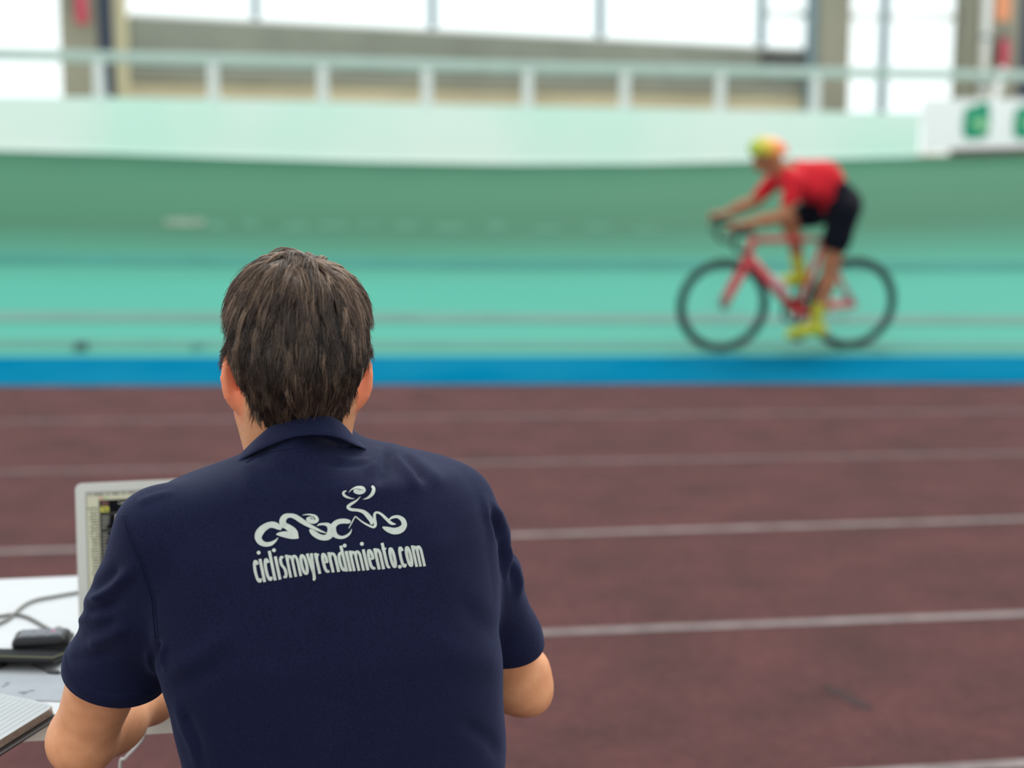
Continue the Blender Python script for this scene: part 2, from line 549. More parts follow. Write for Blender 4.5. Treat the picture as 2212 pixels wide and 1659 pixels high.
# worn-away white lettering, no longer readable
M_FADED = mat('worn_white_lettering', (0.15, 0.215, 0.165), rough=0.8, spec=0.08, noise=0.25, nscale=6)
M_FADED2 = mat('very_worn_white_lettering', (0.068, 0.188, 0.126), rough=0.8, spec=0.08, noise=0.15, nscale=5)
for (cx, cy, w, h, mm) in ((398, 481, 46, 8, M_FADED), (468, 491, 20, 7, M_FADED2), (540, 486, 16, 7, M_FADED2), (640, 492, 30, 6, M_FADED2),
                          (720, 490, 34, 6, M_FADED2), (800, 490, 30, 6, M_FADED2), (880, 492, 32, 6, M_FADED2), (970, 494, 38, 6, M_FADED2),
                          (1072, 492, 22, 8, M_FADED2), (1180, 496, 30, 6, M_FADED2), (1290, 494, 34, 5, M_FADED2), (1400, 500, 36, 5, M_FADED2)):
    vs = []
    for t in np.linspace(0, 2 * math.pi, 18, endpoint=False):
        ct, st = math.cos(t), math.sin(t)
        px = cx + w * math.copysign(abs(ct) ** 0.6, ct); py = cy + h * math.copysign(abs(st) ** 0.6, st)
        p = bank_pt(px, s_at(py, px)); p.z += 0.007
        vs.append(p)
    mesh('worn_lettering', vs, [tuple(range(17, -1, -1))], mm, bank)

V, F_ = [], []
for px in PXS:
    a, b = apron_bottom(px), apron_top(px)
    for j in range(5):
        V.append(a.lerp(b, j / 4))
for i in range(len(PXS) - 1):
    for j in range(4):
        F_.append((i * 5 + j, (i + 1) * 5 + j, (i + 1) * 5 + j + 1, i * 5 + j + 1))
apron = mesh('blue_apron', V, F_, M_BLUE, smooth=True)
tag(apron, 'blue painted band along the foot of the green banking', 'blue band', kind='structure')
# small dark pads on the lowest line of the banking
M_PAD = mat('dark_grey_rubber', (0.035, 0.07, 0.07), rough=0.8)
M_PAD2 = mat('weathered_grey_rubber', (0.10, 0.26, 0.23), rough=0.8)
for (px, py, r, lab, mm) in ((176, 751, .052, 'small dark round rubber pad at the foot of the green banking', M_PAD),
                         (428, 749, .045, 'small faded grey pad on the lowest line, beside the seated person\'s head', M_PAD2)):
    c = bank_pt(px, s_at(py + 3, px))
    b = MB().lathe([(r * .93, 0), (r, .012), (r * .98, .045), (r * .85, .056), (r * .3, .06)], c - Vector((0, 0, .006)), (0, -.1, 1), 20)
    tag(b.build('rubber_pad', mm, smooth=False), lab, 'pad', 'pads along the lowest track line')

# ------------------------------------------------------------------ barrier on top of the banking
def ribbon_wall(name, px0, px1, bot, top, thick, material, n=40, parent=None):
    """upright wall following the top of the banking between two picture columns"""
    V = []
    for px in np.linspace(px0, px1, n):
        a, b = bot(px), top(px)
        b = Vector((a.x, a.y, b.z))
        V += [a, b, b + Vector((0, thick, 0)), a + Vector((0, thick, 0))]
    F = []
    for i in range(n - 1):
        for k in range(4):
            F.append((4 * i + k, 4 * i + (k + 1) % 4, 4 * i + 4 + (k + 1) % 4, 4 * i + 4 + k))
    F += [(3, 2, 1, 0), tuple(4 * (n - 1) + k for k in range(4))]
    return mesh(name, V, F, material, parent)
def wall_top(px):
    return P(px, interp(px, YWALL), interp(px, DTOP) + 0.02)
def bank_low(px):
    p = bank_top(px); p.z -= 0.05; p.y += 0.02
    return p
wb = ribbon_wall('wall_back', -900, 1986, bank_low, wall_top, 0.10, M_MINT)
tag(wb, 'pale mint barrier wall along the top of the banking', 'barrier wall', kind='structure')

# walkway behind the barrier
DREAR = [(-900, 20.4), (0, 21.6), (1106, 23.2), (2212, 25.0), (3100, 26.6)]
V = []
for px in np.linspace(-900, 3100, 30):
    a = bank_top(px); r_ = P(px, 250, interp(px, DREAR) + 0.6)
    V += [Vector((a.x, a.y + .11, 1.33)), Vector((r_.x, r_.y, 1.33))]
wk = mesh('walkway', V, [(2 * i, 2 * i + 2, 2 * i + 3, 2 * i + 1) for i in range(29)], M_TAN)
tag(wk, 'walkway between the barrier wall and the windows', 'walkway', kind='structure')

# railing on the barrier
YRAIL = [(-900, 105), (0, 117), (130, 120), (1106, 144), (1800, 157), (2212, 163), (3100, 175)]
rl = empty('railing', wall_top(1106))
tag(rl, 'long pale grey-green handrail on white posts above the mint barrier', 'railing')
def rel(o, v):
    return Vector(v) - o.location
pts = []
for px in np.linspace(-880, 2600, 60):
    p = P(px, interp(px, YRAIL), interp(px, DTOP) + 0.07)
    pts.append(p)
V, F_ = [], []
for p in pts:
    for (dy, dz) in ((-.03, -.062), (-.04, .0), (-.03, .062), (.03, .062), (.04, 0), (.03, -.062)):
        V.append(rel(rl, p + Vector((0, dy, dz))))
for i in range(len(pts) - 1):
    for k in range(6):
        F_.append((6 * i + k, 6 * i + (k + 1) % 6, 6 * i + 6 + (k + 1) % 6, 6 * i + 6 + k))
mesh('handrail', V, F_, M_RAIL, rl)
POSTX = [-790, -545, -295, -40, 213, 460, 697, 922, 1140, 1350, 1556, 1762]
for px in POSTX:
    a = wall_top(px); a.y += .05
    b = P(px, interp(px, YRAIL), interp(px, DTOP) + 0.07)
    m_ = MB().tube([rel(rl, (a.x, a.y, a.z - .01)), rel(rl, (a.x, a.y, b.z - .05))], .062, 12)
    m_.box(rel(rl, (a.x, a.y, a.z + .012)), (.17, .09, .024), bevel=.004)
    m_.build('post', M_POST, rl, smooth=False)

# ------------------------------------------------------------------ rear wall with windows
def rear(px, py, off=0.0):
    return P(px, py, interp(px, DREAR) + off)
def slab(name, px0, px1, bot0, top0, bot1, top1, thick, off, material, parent=None, zbot=None, ztop=None):
    """upright slab on the rear wall line; bottom and top given as picture heights at both ends"""
    a0, b0 = rear(px0, bot0, off), rear(px0, top0, off)
    a1, b1 = rear(px1, bot1, off), rear(px1, top1, off)
    b0.x = a0.x; b1.x = a1.x
    if zbot is not None: a0.z = a1.z = zbot
    if ztop is not None: b0.z = b1.z = ztop
    t = (a1 - a0); t.z = 0; t.normalize()
    n = Vector((-t.y, t.x, 0)) * thick
    V = [a0, a1, b1, b0, a0 + n, a1 + n, b1 + n, b0 + n]
    if parent is not None:
        V = [rel(parent, v) for v in V]
    return mesh(name, V, [(0, 1, 2, 3), (5, 4, 7, 6), (4, 0, 3, 7), (1, 5, 6, 2), (3, 2, 6, 7), (4, 5, 1, 0)], material, parent)

ZT = 5.2
pl = slab('wall_rear', 226, 1800, 212, 180, 240, 214, .30, .05, M_TAN, zbot=1.2)
tag(pl, 'tan plinth strip at the foot of the grey rear wall', 'wall', kind='structure')
gw = slab('wall_rear', 262, 1800, 182, 34, 216, 112, .30, .12, M_CONC)
tag(gw, 'grey concrete wall under the long window', 'wall', kind='structure')
# dark step along the grey wall
st = slab('trim_1', 262, 1790, 176, 156, 212, 192, .10, .02, M_COLUMN)
tag(st, 'darker ledge running along the grey wall', 'ledge', kind='structure')

def column(name, px0, px1, material, off, thick, label, zbot=1.2):
    o = slab(name, px0, px1, 220, 0, 220, 0, thick, off, material, zbot=zbot, ztop=ZT)
    return tag(o, label, 'column', kind='structure')
column('column', 136, 216, M_COLUMN, -.25, .5, 'olive grey column on the left with a red extinguisher')
column('column', 216, 250, M_NAVY, -.2, .3, 'dark navy strip beside the left column')
column('column', 250, 282, M_LIT_EDGE, 0.0, .2, 'narrow wall edge beside the left column, light painted in as cream')
column('column', 1745, 1767, M_FRAME, -.15, .2, 'narrow blue-grey strip beside the right column')
column('column', 1767, 1832, M_COLUMN, -.25, .5, 'olive grey column right of the long window')
column('column', 2086, 2196, M_COLUMN, -.25, .5, 'olive grey column at the right edge with pipe and extinguisher')
column('column', 2196, 2420, M_NAVY, -.1, .4, 'dark blue panel at the right edge of the picture')
column('column', 2420, 3100, M_COLUMN, -.1, .4, 'olive grey wall beyond the right edge')
column('column', -330, -260, M_COLUMN, -.25, .5, 'olive grey column beyond the left edge')
# slanted dark end of the grey wall
dk = slab('trim_2', 1650, 1800, 150, 108, 150, 128, .2, -.02, mat('dark_grey_concrete', (0.075, 0.078, 0.075), rough=.8))
tag(dk, 'dark grey end piece under the right part of the long window', 'ledge', kind='structure')

def window(name, px0, px1, y0, y1, mull, trans, label, off=.2):
    """sill given by picture heights y0,y1; one pane between two mullions"""
    w = empty(name, rear((px0 + px1) / 2, (y0 + y1) / 2, off))
    tag(w, label, 'window', kind='structure')
    def sill(px):
        return y0 + (y1 - y0) * (px - px0) / (px1 - px0)
    edges = [px0] + mull + [px1]
    for i in range(len(edges) - 1):
        a, b = edges[i], edges[i + 1]
        slab('pane', a, b, sill(a), 0, sill(b), 0, .012, off + .03, M_GLASS, w, ztop=ZT)
    for px in mull:
        slab('mullion', px - 9, px + 9, sill(px), 0, sill(px), 0, .07, off, M_FRAME, w, ztop=ZT)
    slab('window_sill', px0, px1, sill(px0) + 2, sill(px0) - 6, sill(px1) + 2, sill(px1) - 6, .12, off - .06, M_POST, w)
    for (a, b, py) in trans:
        slab('transom', a, b, py + 7, py - 7, py + 9, py - 5, .06, off + .005, M_POST, w)
    return w
window('window_1', 280, 1745, 33, 110, [553, 935, 1297, 1645], [(1654, 1745, 30)], 'long window with thin blue-grey mullions above the grey wall')
window('window_2', 1832, 2086, 248, 250, [1905], [(1832, 2086, 36)], 'tall bright window between the two right columns')
window('window_3', -260, 136, 214, 216, [-60], [], 'tall bright window left of the left column')
lt = slab('trim_3', -900, 3100, -420, -470, -420, -470, .5, -.1, M_CONC)
tag(lt, 'concrete lintel above the windows', 'lintel', kind='structure')

# fire extinguishers
def extinguisher(px, ytop, ybot, off, label):
    a = rear(px, ybot, off); b = rear(px, ytop, off)
    h = b.z - a.z; r = .085
    root = empty('fire_extinguisher', a)
    tag(root, label, 'extinguisher', 'fire extinguishers on the rear columns')
    MB().lathe([(r * .9, 0), (r, .02), (r, h * .70), (r * .85, h * .80), (r * .4, h * .86), (r * .33, h * .9)], (0, 0, 0), (0, 0, 1), 20).build('cylinder', M_RED, root, True)
    MB().box((0, 0, h * .93), (.05, .05, h * .06), bevel=.006).box((0.03, 0, h * .985), (.13, .025, .02), bevel=.004).build('valve', M_BLACK, root)
    MB().tube(catmull([(-.03, 0, h * .92), (-.10, -.01, h * .85), (-.115, -.01, h * .5), (-.10, -.01, h * .25)], 5), .014, 8).build('hose', M_BLACK, root, True)
    MB().box((0, .095, h * .55), (.10, .03, .05), bevel=.004).build('bracket', M_BLACK, root)
    return root
extinguisher(178, -60, 52, -.40, 'red fire extinguisher on the left column, cut off by the top edge')
extinguisher(2167, 74, 152, -.40, 'red fire extinguisher on the right column beside a white pipe')
# orange notice above the right extinguisher
sg = slab('notice_sign', 2150, 2182, 44, -40, 44, -40, .02, -.30, M_ORANGE)
tag(sg, 'orange notice plate on the right column above the extinguisher', 'sign')
# white downpipe with clamps
pa = rear(2122, 215, -.36); pb = rear(2126, 0, -.33)
pp = empty('drain_pipe', pa)
tag(pp, 'off-white vertical drain pipe on the right column', 'pipe')
MB().tube([rel(pp, (pa.x, pa.y, 1.33)), rel(pp, (pa.x, pa.y, ZT))], .075, 14).build('pipe', M_POST, pp, True)
for z in (2.35, 3.1, 4.2):
    MB().lathe([(.084, 0), (.088, .01), (.088, .05), (.084, .06)], rel(pp, (pa.x, pa.y, z)), (0, 0, 1), 14).build('clamp', M_FRAME, pp)

# slanted white stay in front of the right column
s0, s1 = P(2136, 262, 20.35), P(2166, 150, 20.75)
stay = MB().tube([Vector((0, 0, 0)), (s1 - s0) * 1.0], .055, 12).box((0, 0, .02), (.16, .12, .03), bevel=.004)
o = stay.build('slanted_stay', M_WHITE, None, False); o.location = s0
tag(o, 'slanted white post leaning beside the right column', 'post')

# advertising banner right of the barrier
bn = empty('advertising_banner', P(2100, 320, 20.05))
tag(bn, 'white advertising banner with green logos at the right end of the barrier', 'banner')
def bp_(px, py, dd=0.0):
    return rel(bn, P(px, py, interp(px, DTOP) + .0 + dd))
def bquad(name, pts, material, lift, thick=.012):
    fr = [bp_(x, y, -lift) for x, y in pts]
    bk = [p + Vector((0, thick, 0)) for p in fr]
    n = len(pts)
    F = [tuple(range(n)), tuple(range(2 * n - 1, n - 1, -1))] + [(i, i + n, (i + 1) % n + n, (i + 1) % n) for i in range(n)]
    o = mesh(name, fr + bk, F, material, bn)
    return o
def sheet(name, px0, px1, yb0, yt0, yb1, yt1, material, lift, thick=.02, n=8):
    V = []
    for t in np.linspace(0, 1, n):
        px = px0 + (px1 - px0) * t
        a = bp_(px, yb0 + (yb1 - yb0) * t, -lift); b = bp_(px, yt0 + (yt1 - yt0) * t, -lift)
        th = Vector((0, thick, 0))
        V += [a, b, b + th, a + th]
    F = []
    for i in range(n - 1):
        for k in range(4):
            F.append((4 * i + k, 4 * i + (k + 1) % 4, 4 * i + 4 + (k + 1) % 4, 4 * i + 4 + k))
    F += [(3, 2, 1, 0), tuple(4 * (n - 1) + k for k in range(4))]
    return mesh(name, V, F, material, bn)
M_BANNER = mat('white_vinyl', (0.94, 0.95, 0.94), rough=0.6)
sheet('banner_sheet', 1992, 2900, 328, 214, 300, 214, M_BANNER, .03)
sheet('banner_edge', 2055, 2900, 338, 322, 318, 300, M_MAROON, .04, .06)
# green logos: a leaf-like swoosh on a green field
for x0 in (2084, 2194, 2304, 2414):
    bquad('logo_field', [(x0 - 2, 299), (x0 - 4, 270), (x0 + 1, 234), (x0 + 22, 228), (x0 + 40, 219), (x0 + 53, 220), (x0 + 55, 250), (x0 + 51, 294), (x0 + 30, 301)], M_GREEN, .045)
    bquad('logo_swoosh', [(x0 + 12, 264), (x0 + 24, 257), (x0 + 40, 256), (x0 + 50, 264), (x0 + 48, 278), (x0 + 34, 282), (x0 + 24, 272)], M_LIME, .06)
for px in (1998, 2290, 2600):
    a = P(px, 330, interp(px, DTOP) + .1); b = P(px, 214, interp(px, DTOP) + .1)
    MB().tube([rel(bn, a), rel(bn, b)], .03, 8).build('banner_post', M_POST, bn)

# ------------------------------------------------------------------ table and the things on it
ZTAB = 0.75
def table_material():
    m = mat('white_laminate', (0.46, 0.485, 0.50), rough=0.16, spec=0.5, noise=0.02, nscale=8)
    return m
M_TABLE = table_material()
M_TEDGE = mat('warm_grey_table_edge', (0.86, 0.85, 0.74), rough=0.6)
M_STEEL = mat('grey_steel', (0.32, 0.33, 0.34), rough=0.4, metal=0.6)
tab_a = math.radians(9)
tf = P(340, 1546, 2.045)                          # a point of the front edge
tdir = Vector((math.cos(tab_a), math.sin(tab_a), 0)); tper = Vector((-tdir.y, tdir.x, 0))
T0 = Vector((tf.x, tf.y, 0)) - tdir * 0.95        # front left corner
TW, TD = 1.19, 0.74
tb = empty('table', T0 + tdir * TW / 2 + tper * TD / 2)
tag(tb, 'white-topped table the seated person leans on', 'table')
def tl(u, v, z):
    return rel(tb, T0 + tdir * u + tper * v + Vector((0, 0, z)))
rotT = Matrix.Rotation(tab_a, 3, 'Z')
MB().box(tl(TW / 2, TD / 2, ZTAB - .0125), (TW, TD, .025), rotT, bevel=.003).build('table_top', M_TABLE, tb)
eb = MB().box(tl(TW / 2, -.0015, ZTAB - .0135), (TW, .003, .023), rotT)
eb.build('edge_band', M_TEDGE, tb)
for u in (.06, TW - .06):
    for v in (.06, TD - .06):
        MB().tube([tl(u, v, 0), tl(u, v, ZTAB - .025)], .018, 10).build('leg', M_STEEL, tb)

# laptop
M_ALU = mat('silver_aluminium', (0.50, 0.51, 0.47), rough=0.45, metal=0.25)
M_KEY = mat('dark_key_plastic', (0.02, 0.02, 0.022), rough=0.5)
M_SCR = mat('lit_cream_screen', (0.38, 0.38, 0.28), rough=0.4, spec=.1, emit=0.22)
M_SCR_BAR = mat('lit_grey_menu_bar', (0.33, 0.33, 0.27), rough=0.4, spec=.1, emit=0.2)
M_SCR_BLK = mat('black_screen_window', (0.004, 0.004, 0.006), rough=0.5, spec=.05)
M_SCR_TXT = mat('dark_screen_text', (0.05, 0.05, 0.04), rough=0.5, spec=.1)
M_SCR_LIT = mat('lit_white_screen_text', (0.60, 0.60, 0.52), rough=0.4, emit=0.2)
M_SCR_DIM = mat('dim_screen_text', (0.24, 0.24, 0.20), rough=0.4, emit=0.06)
M_SCR_YEL = mat('lit_yellow_icon', (0.42, 0.40, 0.06), rough=0.4, emit=0.1)
M_SCR_RED = mat('lit_red_icon', (0.45, 0.10, 0.07), rough=0.4, emit=0.1)
M_SCR_GRN = mat('lit_green_button', (0.15, 0.42, 0.12), rough=0.4, emit=0.1)
la = math.radians(12); lt_ = math.radians(12)
LW, LH = 0.345, 0.233
lxd = Vector((math.cos(la), math.sin(la), 0)); lyd = Vector((-math.sin(la), math.cos(la), 0))
hz = ZTAB + .016
hl = P(171, 1352, 2.395); hl.z = hz               # left end of the hinge
lap = empty('laptop', Vector((hl.x, hl.y, ZTAB)) + lxd * LW / 2 - lyd * LH / 2)
tag(lap, 'open silver laptop on the white table, screen half hidden by the person', 'laptop')
def ll(u, v, w):                                  # u along hinge, v back from hinge, w above the table
    return rel(lap, Vector((hl.x, hl.y, ZTAB)) + lxd * u + lyd * v + Vector((0, 0, w)))
rotL = Matrix.Rotation(la, 3, 'Z')
base = MB().box(ll(LW / 2, -LH / 2, .0085), (LW, LH, .013), rotL, bevel=.004).build('base', M_ALU, lap)
kb = MB().box(ll(LW / 2, -LH * .36, .0152), (LW * .86, LH * .46, .001), rotL)
for r_ in range(6):
    for c_ in range(14):
        kb.box(ll(LW * (.10 + .80 * (c_ + .5) / 14), -LH * (.15 + .42 * (r_ + .5) / 6), .0165), (LW * .048, LH * .058, .002), rotL)
kb.build('keyboard', M_KEY, base).matrix_parent_inverse = Matrix()
MB().box(ll(LW / 2, -LH * .80, .0153), (LW * .32, LH * .30, .0008), rotL).build('trackpad', M_ALU, base)
lidu = Vector((0, 0, 1)) * math.cos(lt_) + lyd * math.sin(lt_)      # up along the lid
lidn = lxd.cross(lidu)                                              # towards the viewer is -lidn
if lidn.y > 0: lidn = -lidn
def ld(u, h, f):                                  # on the lid: u from left, h from hinge, f in front of the face
    return rel(lap, hl + lxd * u + lidu * h + lidn * f)
def rrect(w, h, r, n=6):
    out = []
    for (cx, cy, a0) in ((w - r, h - r, 0), (r, h - r, 90), (r, r, 180), (w - r, r, 270)):
        for k in range(n + 1):
            a = math.radians(a0 + 90 * k / n)
            out.append((cx + r * math.cos(a), cy + r * math.sin(a)))
    return out
rr = rrect(LW, LH, .011)
nr = len(rr)
lid = mesh('lid', [ld(u, h, 0) for u, h in rr] + [ld(u, h, -.006) for u, h in rr],
           [tuple(range(nr)), tuple(range(2 * nr - 1, nr - 1, -1))] + [(i, i + nr, (i + 1) % nr + nr, (i + 1) % nr) for i in range(nr)], M_ALU, lap)
BZ, BT, BB_ = .0175, .0165, .022
def sq(name, u0, u1, d0, d1, f, material, parent):
    """rectangle on the screen, u from the left and d down from the top of the screen, metres"""
    H = LH - BT
    return mesh(name, [ld(BZ + u0, H - d1, f), ld(BZ + u1, H - d1, f), ld(BZ + u1, H - d0, f), ld(BZ + u0, H - d0, f)], [(0, 1, 2, 3)], material, parent)
SWd, SHd = LW - 2 * BZ, LH - BT - BB_
frm = sq('screen_border', -.0012, SWd + .0012, -.0012, SHd + .0012, .0004, M_KEY, lid)
scr = sq('screen', 0, SWd, 0, SHd, .0008, M_SCR, lid)
sq('menu_bar', 0, SWd, 0, .006, .0010, M_SCR_BAR, lid)
sq('dark_window', .0195, SWd, .0125, SHd, .0011, M_SCR_BLK, lid)
def multi(name, rects, f, material):
    H = LH - BT
    V, F = [], []
    for (u0, u1, d0, d1) in rects:
        i = len(V)
        V += [ld(BZ + u0, H - d1, f), ld(BZ + u1, H - d1, f), ld(BZ + u1, H - d0, f), ld(BZ + u0, H - d0, f)]
        F.append((i, i + 1, i + 2, i + 3))
    return mesh(name, V, F, material, lid)
rnd = random.Random(3)
menu = []
u = .004
for w in (.003, .015, .004, .011, .005, .012, .008, .01, .014, .01):
    menu.append((u, u + w, .0022, .0042)); u += w + .005
multi('menu_text', menu, .0013, M_SCR_TXT)
rows = []
d = .030
while d < SHd - .004:
    u0 = .004 + rnd.random() * .004
    rows.append((u0, u0 + .003 + rnd.random() * .004, d, d + .0020))
    rows.append((.0125, .0165 + rnd.random() * .002, d, d + .0020))
    d += .0048
rows += [(.001, .018, .0245, .0262)]
multi('list_text', rows, .0013, M_SCR_TXT)
multi('window_buttons', [(.0195, .0225, .0078, .0108), (.0245, .0275, .0078, .0108)], .0013, M_SCR_RED)
multi('window_button_green', [(.0292, .0322, .0078, .0108)], .0013, M_SCR_GRN)
sq('yellow_icon', .0215, .0350, .0235, .0320, .0013, M_SCR_YEL, lid)
multi('yellow_icon_mark', [(.0245, .0300, .0262, .0280), (.028, .0325, .0280, .0300)], .0016, M_SCR_BLK)
sq('red_icon', .0225, .0345, .0150, .0215, .0013, mat('dark_red_icon', (.10, .03, .03), rough=.4), lid)
dim, lit = [(.0195, SWd, .0345, .0350), (.0195, SWd, .0610, .0614), (.0195, SWd, .0635, .0639)], []
for i, d in enumerate((.039, .0445, .050, .056)):
    dim.append((.0225, .0225 + (.013, .0125, .0115, .008)[i], d, d + .0022))
    lit.append((.0455, .060, d - .001, d + .003))
d = .067
while d < SHd - .006:
    dim.append((.0225, .0225 + .006 + rnd.random() * .006, d, d + .002))
    lit.append((.047, .052 + rnd.random() * .012, d, d + .0022))
    d += .0053
lit.append((.051, .0535, .018, .0195)); lit.append((.056, .062, .0185, .0200)); lit.append((.066, .078, .019, .0205))
multi('dim_text', dim, .0014, M_SCR_DIM)
multi('bright_text', lit, .0014, M_SCR_LIT)
MB().tube([ld(LW * .18, -.001, -.004), ld(LW * .82, -.001, -.004)], .0055, 10).build('hinge', M_KEY, lap)

# open notebook hanging over the front edge
M_PAGE = mat('ivory_notebook_paper', (0.36, 0.395, 0.405), rough=0.8, noise=0.03, nscale=30)
M_PAGE_EDGE = mat('page_edge_paper', (0.32, 0.26, 0.21), rough=0.9, noise=0.25, nscale=300)
M_RULE = mat('grey_ruling', (0.24, 0.275, 0.29), rough=0.9)
M_COVER = mat('black_notebook_cover', (0.012, 0.010, 0.010), rough=0.5)
NZ = ZTAB + .003
nA = G(120, 1519, NZ + .020); nB = G(32, 1632, NZ + .010)
nx = -(G(0, 1505, NZ + .02) - nA); nx.z = 0; nx.normalize()        # to the right
ny = Vector((-nx.y, nx.x, 0))
NL = (nA - nB).dot(ny) + .008
NW = .215
nb = empty('notebook', Vector((nA.x, nA.y, ZTAB)) - nx * NW - ny * NL / 2)
tag(nb, 'open notebook with ruled pages on the table in the bottom left corner', 'notebook')
NO = Vector((nA.x, nA.y, 0)) - ny * NL            # right front corner of the page block
def nl(u, v, z):                                  # u leftwards from the right edge, v back from the front edge
    return rel(nb, NO - nx * u + ny * v + Vector((0, 0, z)))
def page_h(t):                                    # bulge of the page block, t=0 at the outer edge, 1 at the spine
    return .014 + .009 * math.sin(min(1, t * 1.6) * math.pi * .5) - .012 * max(0, (t - .85) / .15) ** 2
NU, NV = 16, 10
def block(side):
    V, F = [], []
    def corner(u, v):                             # rounded outer corners
        r = .012
        if u < r and v < r:
            w = Vector((u - r, v - r)); 
            return u, v
        return u, v
    for i in range(NU + 1):
        for j in range(NV + 1):
            t = i / NU
            u = NW * t; v = NL * j / NV
            if i == 0 and j == 0: u, v = .004, .004
            if i == 0 and j == NV: u, v = .004, NL - .004
            uu = u if side > 0 else 2 * NW - u
            V.append(nl(uu, v, NZ + .003 + page_h(t)))
    o = len(V)
    for i in range(NU + 1):
        for j in range(NV + 1):
            t = i / NU
            u = NW * t - .004 * (1 - t) + .0; v = NL * j / NV
            if i == 0: u = .004
            uu = u if side > 0 else 2 * NW - u
            V.append(nl(uu, v, NZ + .003))
    W = NV + 1
    top, sidef = [], []
    for i in range(NU):
        for j in range(NV):
            top.append((i * W + j, i * W + j + 1, (i + 1) * W + j + 1, (i + 1) * W + j))
    for j in range(NV):
        sidef.append((j, j + 1, o + j + 1, o + j))
    for i in range(NU):
        sidef.append((i * W, (i + 1) * W, o + (i + 1) * W, o + i * W))
        sidef.append((i * W + NV, (i + 1) * W + NV, o + (i + 1) * W + NV, o + i * W + NV))
    return V, top, sidef
for side in (1, -1):
    V, top, sf = block(side)
    mesh('page', V, top, M_PAGE, nb, True)
    mesh('page_block_edge', V, sf, M_PAGE_EDGE, nb, False)
rl_ = MB()
for k in range(1, 26):
    t = k / 26
    u = NW * t
    if t > .93: continue
    rl_.poly([nl(u, .012, NZ + .0033 + page_h(t)), nl(u + .0005, .012, NZ + .0033 + page_h(t)), nl(u + .0005, NL - .006, NZ + .0033 + page_h(t)), nl(u, NL - .006, NZ + .0033 + page_h(t))], [(0, 1, 2, 3)])
rl_.build('ruled_lines', M_RULE, nb)
cv = MB().box(rel(nb, NO - nx * NW + ny * NL / 2 + Vector((0, 0, NZ))), (2 * NW + .012, NL + .010, .004), Matrix.Rotation(math.atan2(nx.y, nx.x), 3, 'Z'), bevel=.0018)
cv.build('cover', M_COVER, nb)

# loose sheet of paper behind the notebook
M_SHEET = mat('grey_white_paper', (0.27, 0.30, 0.33), rough=0.75, noise=0.05, nscale=20)
sh = empty('paper_sheet', G(20, 1478, ZTAB))
tag(sh, 'loose sheet of paper with faint pencil marks behind the notebook', 'paper')
shq = [(165, 1516), (-260, 1500), (-215, 1452), (150, 1458)]
V = [rel(sh, G(x, y, ZTAB + .0012)) for x, y in shq]
mesh('sheet', V + [v - Vector((0, 0, .0008)) for v in V], [(0, 1, 2, 3), (7, 6, 5, 4), (0, 4, 5, 1), (1, 5, 6, 2), (2, 6, 7, 3), (3, 7, 4, 0)], M_SHEET, sh)
M_PENCIL = mat('graphite_marks', (0.14, 0.155, 0.18), rough=0.9)
for (x0, y0, x1, y1) in ((4, 1483, 20, 1478), (40, 1496, 58, 1493), (48, 1499, 62, 1494), (62, 1492, 76, 1491), (10, 1476, 22, 1474)):
    a, b = rel(sh, G(x0, y0, ZTAB + .0018)), rel(sh, G(x1, y1, ZTAB + .0018))
    n = (b - a).cross(Vector((0, 0, 1))).normalized() * .0016
    mesh('pencil_mark', [a - n, b - n * .4, b + n * .4, a + n], [(0, 1, 2, 3)], M_PENCIL, sh)

# phone and key-fob sized device
M_PHONE = mat('glossy_black_shell', (0.006, 0.006, 0.007), rough=0.35, spec=0.3)
M_PHONE_RIM = mat('olive_metal_rim', (0.16, 0.16, 0.10), rough=0.35, metal=0.5)
pc = G(60, 1434, ZTAB + .012)
ph = empty('phone', Vector((pc.x, pc.y, ZTAB + .004)), math.radians(-5))
ph.rotation_euler[0] = math.radians(-11)
tag(ph, 'flat black phone lying on the table beside the person\'s sleeve', 'phone')
pr = G(118, 1436, ZTAB + .012)
pl_ = .15; xo = (pr.x - pc.x) - pl_ / 2
MB().box((xo, .03, .0135), (pl_, .072, .009), bevel=.004, seg=3).build('body', M_PHONE, ph, True)
MB().box((xo, .03, .0185), (pl_ * .985, .069, .0022), bevel=.001).build('rim', M_PHONE_RIM, ph)
MB().box((xo, .03, .0199), (pl_ * .96, .066, .0008)).build('display', M_SCR_BLK, ph)
MB().box((xo - .035, .015, .0045), (.05, .035, .009), bevel=.003).build('camera_bump', M_PHONE, ph)
MB().tube([(xo - .02, -.0065, .0135), (xo - .012, -.0065, .0135)], .0012, 6).build('side_button', M_ALU, ph)

M_FOB_TOP = mat('grey_blue_glossy_panel', (0.05, 0.06, 0.08), rough=0.35, coat=0.2)
fb0 = G(80, 1412, ZTAB)
fb = empty('key_fob', fb0 + Vector((0, .028, 0)), math.radians(9))
tag(fb, 'chunky black key fob with grey buttons on the table behind the phone', 'key fob')
MB().box((0, 0, .0125), (.088, .056, .025), bevel=.011, seg=4).build('shell', M_PHONE, fb, True)
MB().box((0, -.001, .0248), (.066, .040, .0022), bevel=.001).build('button_panel', M_FOB_TOP, fb)
for i in range(3):
    MB().box((-.021 + .021 * i, -.001, .0262), (.018, .032, .0012), bevel=.0005).build('button', M_FOB_TOP, fb)
MB().box((.018, .002, .0271), (.006, .004, .0006)).build('pink_mark', mat('pink_print', (.75, .20, .45), rough=.5), fb)

